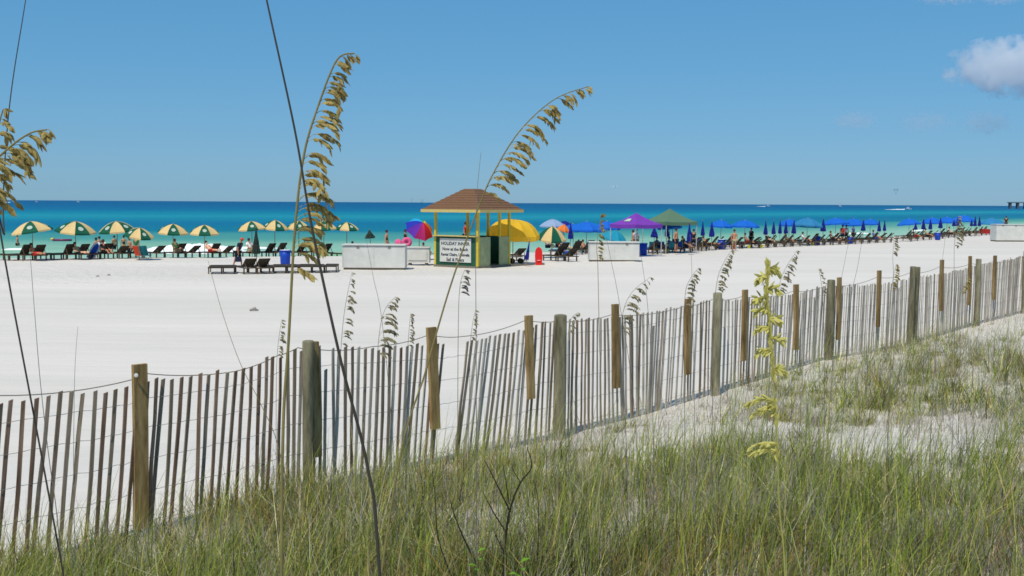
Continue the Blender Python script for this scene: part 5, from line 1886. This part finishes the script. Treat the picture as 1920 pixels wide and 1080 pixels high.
for (px, py, kind, top, bottom, lab, dz) in (
    (68, 489, 'lie', None, 'red', 'bare-chested person lying on the right lounger at the left edge', 0), (150, 487, 'lie', 'khaki', 'black', 'person in khaki reclining beside the blue board', 0),
    (197, 485, 'sit', 'black', 'black', 'person in black sitting on the dark lounger right of the blue board', 0), (331, 481, 'sit', 'green', 'khaki', 'person in green sitting before the white wave', 0),
    (396, 480, 'lie', None, 'red', 'person in red shorts lying at the middle of the wave', 0), (470, 481, 'sit', 'white', 'khaki', 'person in white sitting behind the man in the cap', 0),
    (664, 473, 'sit', 'navy', 'navy', 'person in navy reclining above the left white box', 0), (685, 472, 'lie', None, 'red', 'bare-chested person lying above the left white box', 0), (797, 469, 'sit', 'black', 'black', 'person in black sitting under the rainbow umbrella', 0),
    (1027, 470, 'sit', 'white', 'navy', 'person in white sitting under the single tan and green umbrella', 0), (1046, 470, 'sit', 'navy', 'navy', 'person in navy sitting below the tan panel of the single tan umbrella', 0), (1060, 487, 'lie', 'blue', 'blue', 'person in blue lying on the lounger right of the red board', 0),
    (1088, 462, 'sit', 'white', 'khaki', 'person in white sitting under the wide bright blue umbrella', 0), (1096, 462, 'sit', None, 'pink', 'person in pink shorts sitting left of the turquoise umbrella', 0), (1062, 460, 'sit', 'red', 'white', 'person in red top sitting by the first closed navy umbrella', 0),
    (1235, 473, 'sit', 'teal', 'navy', 'person in teal sitting below the purple canopy corner', 0), (1258, 474, 'sit', 'blue', 'blue', 'person in blue sitting before the sunburnt one', 0), (1283, 472, 'sit', 'green', 'navy', 'person in green sitting by the tall closed umbrella', 0),
    (1330, 468, 'lie', None, 'black', 'bare-chested person lying left of the second bin right of the hut', 0), (1400, 463, 'sit', None, 'red', 'bare-chested person sitting below the lone flat umbrella', 0), (1440, 463, 'sit', 'black', 'black', 'person in black sitting below the first of the five closed umbrellas', 0),
    (1475, 461, 'sit', 'khaki', 'khaki', 'person in khaki sitting below the five closed umbrellas', 0), (1508, 460, 'sit', 'white', 'white', 'person in white sitting below the large teal-blue umbrella', 0), (1560, 458, 'sit', 'black', 'navy', 'person in black sitting between two blue bins', 0),
    (1640, 455, 'sit', 'blue', 'blue', 'person in blue sitting before the row breaks', 0), (1715, 451, 'sit', 'black', 'red', 'person with red shorts sitting just after the gap', 0), (1738, 450, 'sit', 'khaki', 'black', 'person in khaki sitting left of the farthest bin', 0),
    (1782, 445, 'sit', None, 'black', 'bare-chested person sitting right of the farthest bin', 0)):
    c = G(px, py)
    person((c.x, c.y, gz(c.x, c.y)), R(-90 - 36 if px < 1200 else -90 - 30) + math.pi, lab, kind, top, bottom, skin2 if (px % 3 == 0) else skin1)

# ------------------------------------------------------------ boards, floats, towels, low chairs
bd = P(167, 466, 70)
g = gz(bd.x, 70)
r_ = empty('bodyboard', (bd.x, 70, g), 0, 'blue and white board leaning between loungers near the left', 'bodyboard')
M = Matrix.Rotation(R(28), 4, 'Y') @ Matrix.Rotation(R(-12), 4, 'X')


def board_mesh(L, w, t=0.05):
    mb = MB(); n = 10; vs = []
    for i in range(n + 1):
        q = i / n
        ww = w * (0.62 + 0.38 * math.sin(math.pi * (0.15 + 0.7 * q))) * (1.0 if q < 0.75 else math.sqrt(max(0.02, 1 - ((q - 0.75) / 0.25) ** 2)))
        for a, b in ((-1, -1), (1, -1), (1, 1), (-1, 1)):
            vs.append((a * ww / 2, b * t / 2, L * q))
    fs = [(3, 2, 1, 0)]
    for i in range(n):
        for c in range(4): fs.append((i * 4 + c, i * 4 + (c + 1) % 4, (i + 1) * 4 + (c + 1) % 4, (i + 1) * 4 + c))
    fs.append((n * 4, n * 4 + 1, n * 4 + 2, n * 4 + 3))
    return mb.add(vs, fs)


board_mesh(1.25, 0.55).xf(M).build('deck', mat('board_white', (225, 228, 235), 0.4, 0.04), r_)
board_mesh(1.05, 0.34, 0.055).xf(M @ Matrix.Translation((0, 0, 0.08))).build('stripe', mat('board_blue', (30, 80, 190), 0.4, 0.06), r_)
# red board standing upright right of the hut
c = G(1010, 497)
r_ = empty('red_float', c, 0, 'red pointed rescue board standing upright right of the hut', 'float')
board_mesh(1.12, 0.46, 0.12).xf(Matrix.Rotation(R(-6), 4, 'X')).build('deck', mat('float_red', (208, 34, 28), 0.45, 0.06), r_)
MB().bar((-0.1, -0.09, 0.3), (0.1, -0.09, 0.3), 0.03).build('handle', white_p, r_)
MB().box((0.1, 0.12, 0.06), (0.5, 0.3, 0.14)).build('stand', deck, r_)


def low_chair(px, py, rz, m, label, group=None, s=1.0):
    c = G(px, py)
    r = empty('folding_beach_chair', (c.x, c.y, gz(c.x, c.y)), rz, label, 'beach chair', group)
    r.scale = (s, s, s)
    MB().box((0, 0, 0.24), (0.54, 0.48, 0.03)).build('seat', m, r)
    MB().box((0, 0, 0), (0.54, 0.03, 0.66)).xf(Matrix.Translation((0, 0.34, 0.55)) @ Matrix.Rotation(R(-22), 4, 'X')).build('backrest', m, r)
    for s_ in (-1, 1):
        MB().tube([(s_ * 0.28, -0.28, 0.0), (s_ * 0.28, 0.2, 0.26), (s_ * 0.28, 0.47, 0.9)], 0.014, 5).build('side_frame', pole_m, r)
        MB().tube([(s_ * 0.28, 0.34, 0.0), (s_ * 0.28, -0.22, 0.24), (s_ * 0.28, -0.26, 0.46), (s_ * 0.28, 0.28, 0.50)], 0.014, 5).build('armrest', pole_m, r)
    return r


low_chair(264, 485, R(150), CL['cap'], 'orange-red beach chair left of the teal one before the wave')
low_chair(274, 485, R(170), CL['teal'], 'teal beach chair beside the orange-red one')
for k in range(5):
    low_chair(1838 + k * 7, 441, R(170), CL['red'], ('leftmost', 'second', 'middle', 'fourth', 'rightmost')[k] + ' red beach chair in the tight red row left of the edge box', 'red beach chairs in a row', 0.95)
for px, py, m, lab in ((1244, 473, 'blue', 'blue low chair below the purple canopy'), (1262, 474, 'teal', 'teal low chair before the sunburnt person'), (1275, 473, 'blue', 'blue low chair left of the tall closed umbrella'), (1290, 471, 'blue', 'blue low chair at the foot of the tall closed umbrella'),
                       (1223, 474, 'teal', 'teal low chair right of the first bin')):
    low_chair(px, py, R(160 + random.uniform(-20, 20)), CL[m], lab)


def ring(px, py, Y, m, label, z=None, rad=0.34):
    c = P(px, py, Y)
    r = empty('swim_ring', (c.x, Y, c.z), 0, label, 'swim ring')
    mb = MB(); vs = []; fs = []
    n, k = 16, 8
    for i in range(n):
        a = 2 * math.pi * i / n
        for j in range(k):
            b = 2 * math.pi * j / k
            vs.append(((rad + 0.12 * math.cos(b)) * math.cos(a), 0.12 * math.sin(b), (rad + 0.12 * math.cos(b)) * math.sin(a)))
    for i in range(n):
        for j in range(k):
            fs.append((i * k + j, ((i + 1) % n) * k + j, ((i + 1) % n) * k + (j + 1) % k, i * k + (j + 1) % k))
    mb.add(vs, fs).build('tube', m, r, smooth=True)
    MB().tube([(rad, -0.12, 0), (rad, -0.17, 0)], 0.02, 6).build('valve', white_p, r)
    return r


ring(763, 454, 66.5, CL['pink'], 'pink swim ring hanging before the rainbow umbrella', rad=0.20)
ring(747, 455, 61.2, CL['pink'], 'smaller pink ring above the right end of the left white box', rad=0.09)
# a child's raft in the sea
c = P(117, 453, SEA and (EYE - SEA) * F / 76)
r_ = empty('inflatable_raft', (c.x, c.y, SEA), R(10), 'purple-red inflatable raft floating in the sea under the second umbrella', 'raft')
for k in range(4):
    MB().tube([(-0.85, -0.3 + 0.2 * k, 0.1), (0.85, -0.3 + 0.2 * k, 0.1)], 0.11, 8).build('air_tube', mat('raft_plum', (120, 50, 90), 0.4, 0.1), r_, smooth=True)
MB().tube([(-0.95, -0.35, 0.2), (-0.95, 0.35, 0.2)], 0.13, 8).build('pillow', mat('raft_yellow', (220, 200, 70), 0.4, 0.1), r_, smooth=True)
# yellow pails on the sand
pail_m = mat('pail_yellow', (214, 214, 50), 0.5, 0.08)
for px, py, lab in ((1251, 474, 'yellow pail on the sand below the two canopies'), (1404, 466, 'yellow pail below the lone flat blue umbrella'), (1428, 465, 'yellow pail left of the five closed umbrellas'), (1523, 460, 'pale yellow pail left of the bin under the teal-blue umbrella')):
    c = G(px, py)
    r_ = empty('toy_pail', c, 0, lab, 'pail')
    MB().lathe([(0.10, 0), (0.15, 0.26), (0.165, 0.28), (0.14, 0.27), (0.12, 0.2)], 12).build('tub', pail_m, r_, smooth=True)
    MB().tube([(-0.15, 0, 0.27), (-0.1, 0, 0.38), (0.1, 0, 0.38), (0.15, 0, 0.27)], 0.008, 5).build('handle', white_p, r_)
# bits of driftwood
drift_m = mat('driftwood', (150, 146, 140), 0.9, 0.2, 10)
for px, py, lab, s in ((476, 584, 'small grey piece of driftwood alone on the open sand at left', 1.0), (183, 520, 'little dark lump on the trampled sand, left of two', 0.6), (204, 517, 'little dark lump on the trampled sand, right of two', 0.6)):
    c = G(px, py); c.z = gz(c.x, c.y)
    r_ = empty('driftwood', c, 0, lab, 'driftwood')
    MB().tube([(-0.15 * s, 0, 0.03), (0, 0.03, 0.08 * s), (0.16 * s, 0, 0.03)], [0.03 * s, 0.06 * s, 0.02 * s], 6).build('stick', drift_m, r_, smooth=True)
    MB().tube([(0, 0.03, 0.06 * s), (0.07 * s, -0.05, 0.15 * s)], [0.025 * s, 0.01], 5).build('stub', drift_m, r_)
# cart of folded gear under the yellow umbrella
c = G(968, 494)
r_ = empty('beach_cart', c, R(10), 'small grey wheeled cart on the sand right of the hut', 'cart')
MB().box((0, 0, 0.42), (0.75, 0.45, 0.05)).build('tray', pole_m, r_)
for sx_ in (-0.28, 0.28):
    for sy_ in (-0.24, 0.24):
        MB().lathe([(0.15, -0.03), (0.17, 0), (0.15, 0.03)], 14).xf(Matrix.Translation((sx_, sy_, 0.17)) @ Matrix.Rotation(R(90), 4, 'X')).build('wheel', C_DKGR, r_)
MB().tube([(-0.35, 0, 0.42), (-0.55, 0, 1.0)], 0.015, 5).build('handle', pole_m, r_)
MB().tube([(0, -0.18, 0.45), (0, -0.18, 0.62), (0, 0.18, 0.62), (0, 0.18, 0.45)], 0.02, 5).build('rail', pole_m, r_)

# ------------------------------------------------------------ far things: pier, boats, parasails, gull
pier_m = mat('pier_concrete', (84, 92, 104), 0.9, 0.1, 0.3)
p0 = P(1892, 388, 1500)
pier = empty('fishing_pier', (p0.x, 1500, SEA), 0, 'distant fishing pier on pillars cutting the horizon at the right edge', 'pier')
zt_ = P(1892, 379, 1500).z - SEA
Lp = 90
MB().box((Lp / 2 - 1.5, 0, zt_ - 0.6), (Lp, 7, 1.2)).build('deck', pier_m, pier)
MB().box((Lp / 2 - 1.5, -3.4, zt_ + 0.75), (Lp, 0.12, 0.12)).build('railing', pier_m, pier)
for k in range(8):
    MB().box((1.2 + k * 10.5, 0, zt_ / 2 - 1), (2.4, 5.5, zt_ - 0.2)).build('pillar', pier_m, pier)
hull_m = mat('hull_white', (230, 230, 232), 0.4, 0.03)
glass_m = mat('cabin_glass', (60, 74, 90), 0.2, 0.05)


def boat(px, Y, L, label, wake=0.0, rz=0.0):
    x = P(px, 380, Y).x
    r = empty('motorboat', (x, Y, SEA), rz, label, 'boat')
    mb = MB(); vs = []
    n = 8
    for i in range(n + 1):
        q = i / n
        w = L * 0.16 * (1 if q < 0.5 else math.cos((q - 0.5) * math.pi * 0.98) ** 0.6)
        sh = 0.16 * L * (0.75 + 0.35 * q)
        xx = L * (q - 0.5)
        vs += [(xx, -w, sh), (xx * 0.94, -w * 0.55, -0.1), (xx * 0.94, w * 0.55, -0.1), (xx, w, sh)]
    fs = []
    for i in range(n):
        for c in range(4): fs.append((i * 4 + c, i * 4 + (c + 1) % 4, (i + 1) * 4 + (c + 1) % 4, (i + 1) * 4 + c))
    fs += [(0, 1, 2, 3), tuple(n * 4 + q for q in (3, 2, 1, 0))]
    mb.add(vs, fs).build('hull', hull_m, r)
    MB().box((0, 0, 0.26 * L), (L * 0.34, L * 0.2, L * 0.16), None, 0, 0.8).build('cabin', hull_m, r)
    MB().box((L * 0.01, 0, 0.275 * L), (L * 0.33, L * 0.205, L * 0.05), None, 0, 0.97).build('window', glass_m, r)
    if wake:
        mb = MB(); vs = []; fs = []
        n = 20
        for i in range(n + 1):
            q = i / n
            xx = -L * 0.3 - wake * q + (wake * 0.5 if False else 0)
            w = 0.6 + 2.5 * q
            hh = (1 - q) * 0.9 * (0.6 + 0.4 * random.random()) + 0.08
            vs += [(xx, -w, 0.02), (xx, -w * 0.6, hh), (xx, w * 0.6, hh), (xx, w, 0.02)]
        for i in range(n):
            for c in range(3): fs.append((i * 4 + c, i * 4 + c + 1, (i + 1) * 4 + c + 1, (i + 1) * 4 + c))
        w_ = mb.add(vs, fs).build('wake_foam', foam, r)
    return r


boat(1703, 1000, 7, 'white motorboat with a foaming wake out at right', 20)
boat(26, 1900, 12, 'white boat with a long wake on the horizon at the left edge', 26)
boat(68, 2300, 8, 'tiny boat on the horizon, second from the left edge')
boat(146, 2300, 9, 'tiny boat on the horizon above the second umbrella')
boat(1440, 2100, 10, 'tiny boat on the horizon above the five closed umbrellas', 20)
boat(1575, 2400, 10, 'tiny boat on the horizon right of the teal-blue umbrella')


def parasail(px, py, Y, w, m, label):
    c = P(px, py, Y)
    r = empty('parasail', c, 0, label, 'parasail')
    mb = MB(); vs = []; fs = []
    n = 12; k = 4
    for i in range(n + 1):
        a = math.pi * (i / n)
        for j in range(k + 1):
            b = (j / k - 0.5) * w * 0.5
            vs.append((math.cos(a) * w / 2, b, math.sin(a) * w * 0.35 * (1 - (b / w) ** 2)))
    for i in range(n):
        for j in range(k):
            fs.append((i * (k + 1) + j, (i + 1) * (k + 1) + j, (i + 1) * (k + 1) + j + 1, i * (k + 1) + j + 1))
    mb.add(vs, fs).build('canopy', m, r)
    ln = MB()
    for i in range(5):
        a = math.pi * i / 4
        ln.tube([(math.cos(a) * w / 2, 0, math.sin(a) * w * 0.3), (0, 0, -w * 0.75)], 0.05, 3)
    ln.build('lines', C_DKGR, r)
    MB().tube([(0, 0, -w * 0.75), (0, 0, -w * 0.9)], 0.3, 6).build('harness', C_DKGR, r)
    return r


parasail(791, 374, 1500, 6.5, C_YEL, 'tiny yellow parasail just above the horizon left of the hut roof')
parasail(1680, 357, 1500, 5.5, C_DKGR, 'tiny dark parasail in the sky at right')
parasail(772, 373, 2200, 5.5, C_PALE, 'faint pale parasail left of the yellow one')
# gull
c = P(1152, 351, 160)
gull = empty('gull', c, 0, 'small pale gull flying above the horizon right of the hut', 'bird')
MB().tube([(-0.22, 0, 0), (-0.1, 0, 0.02), (0.1, 0, 0.02), (0.24, 0, 0.01)], [0.01, 0.06, 0.055, 0.01], 7).build('body', hull_m, gull, smooth=True)
for s_ in (-1, 1):
    MB().add([(-0.08, 0, 0.03), (0.08, 0, 0.03), (0.02, s_ * 0.35, 0.22), (-0.10, s_ * 0.33, 0.2), (-0.16, s_ * 0.72, 0.15)], [(0, 1, 2, 3), (3, 2, 4)]).xf(Matrix.Rotation(R(70), 4, 'Z')).build('wing', hull_m, gull)
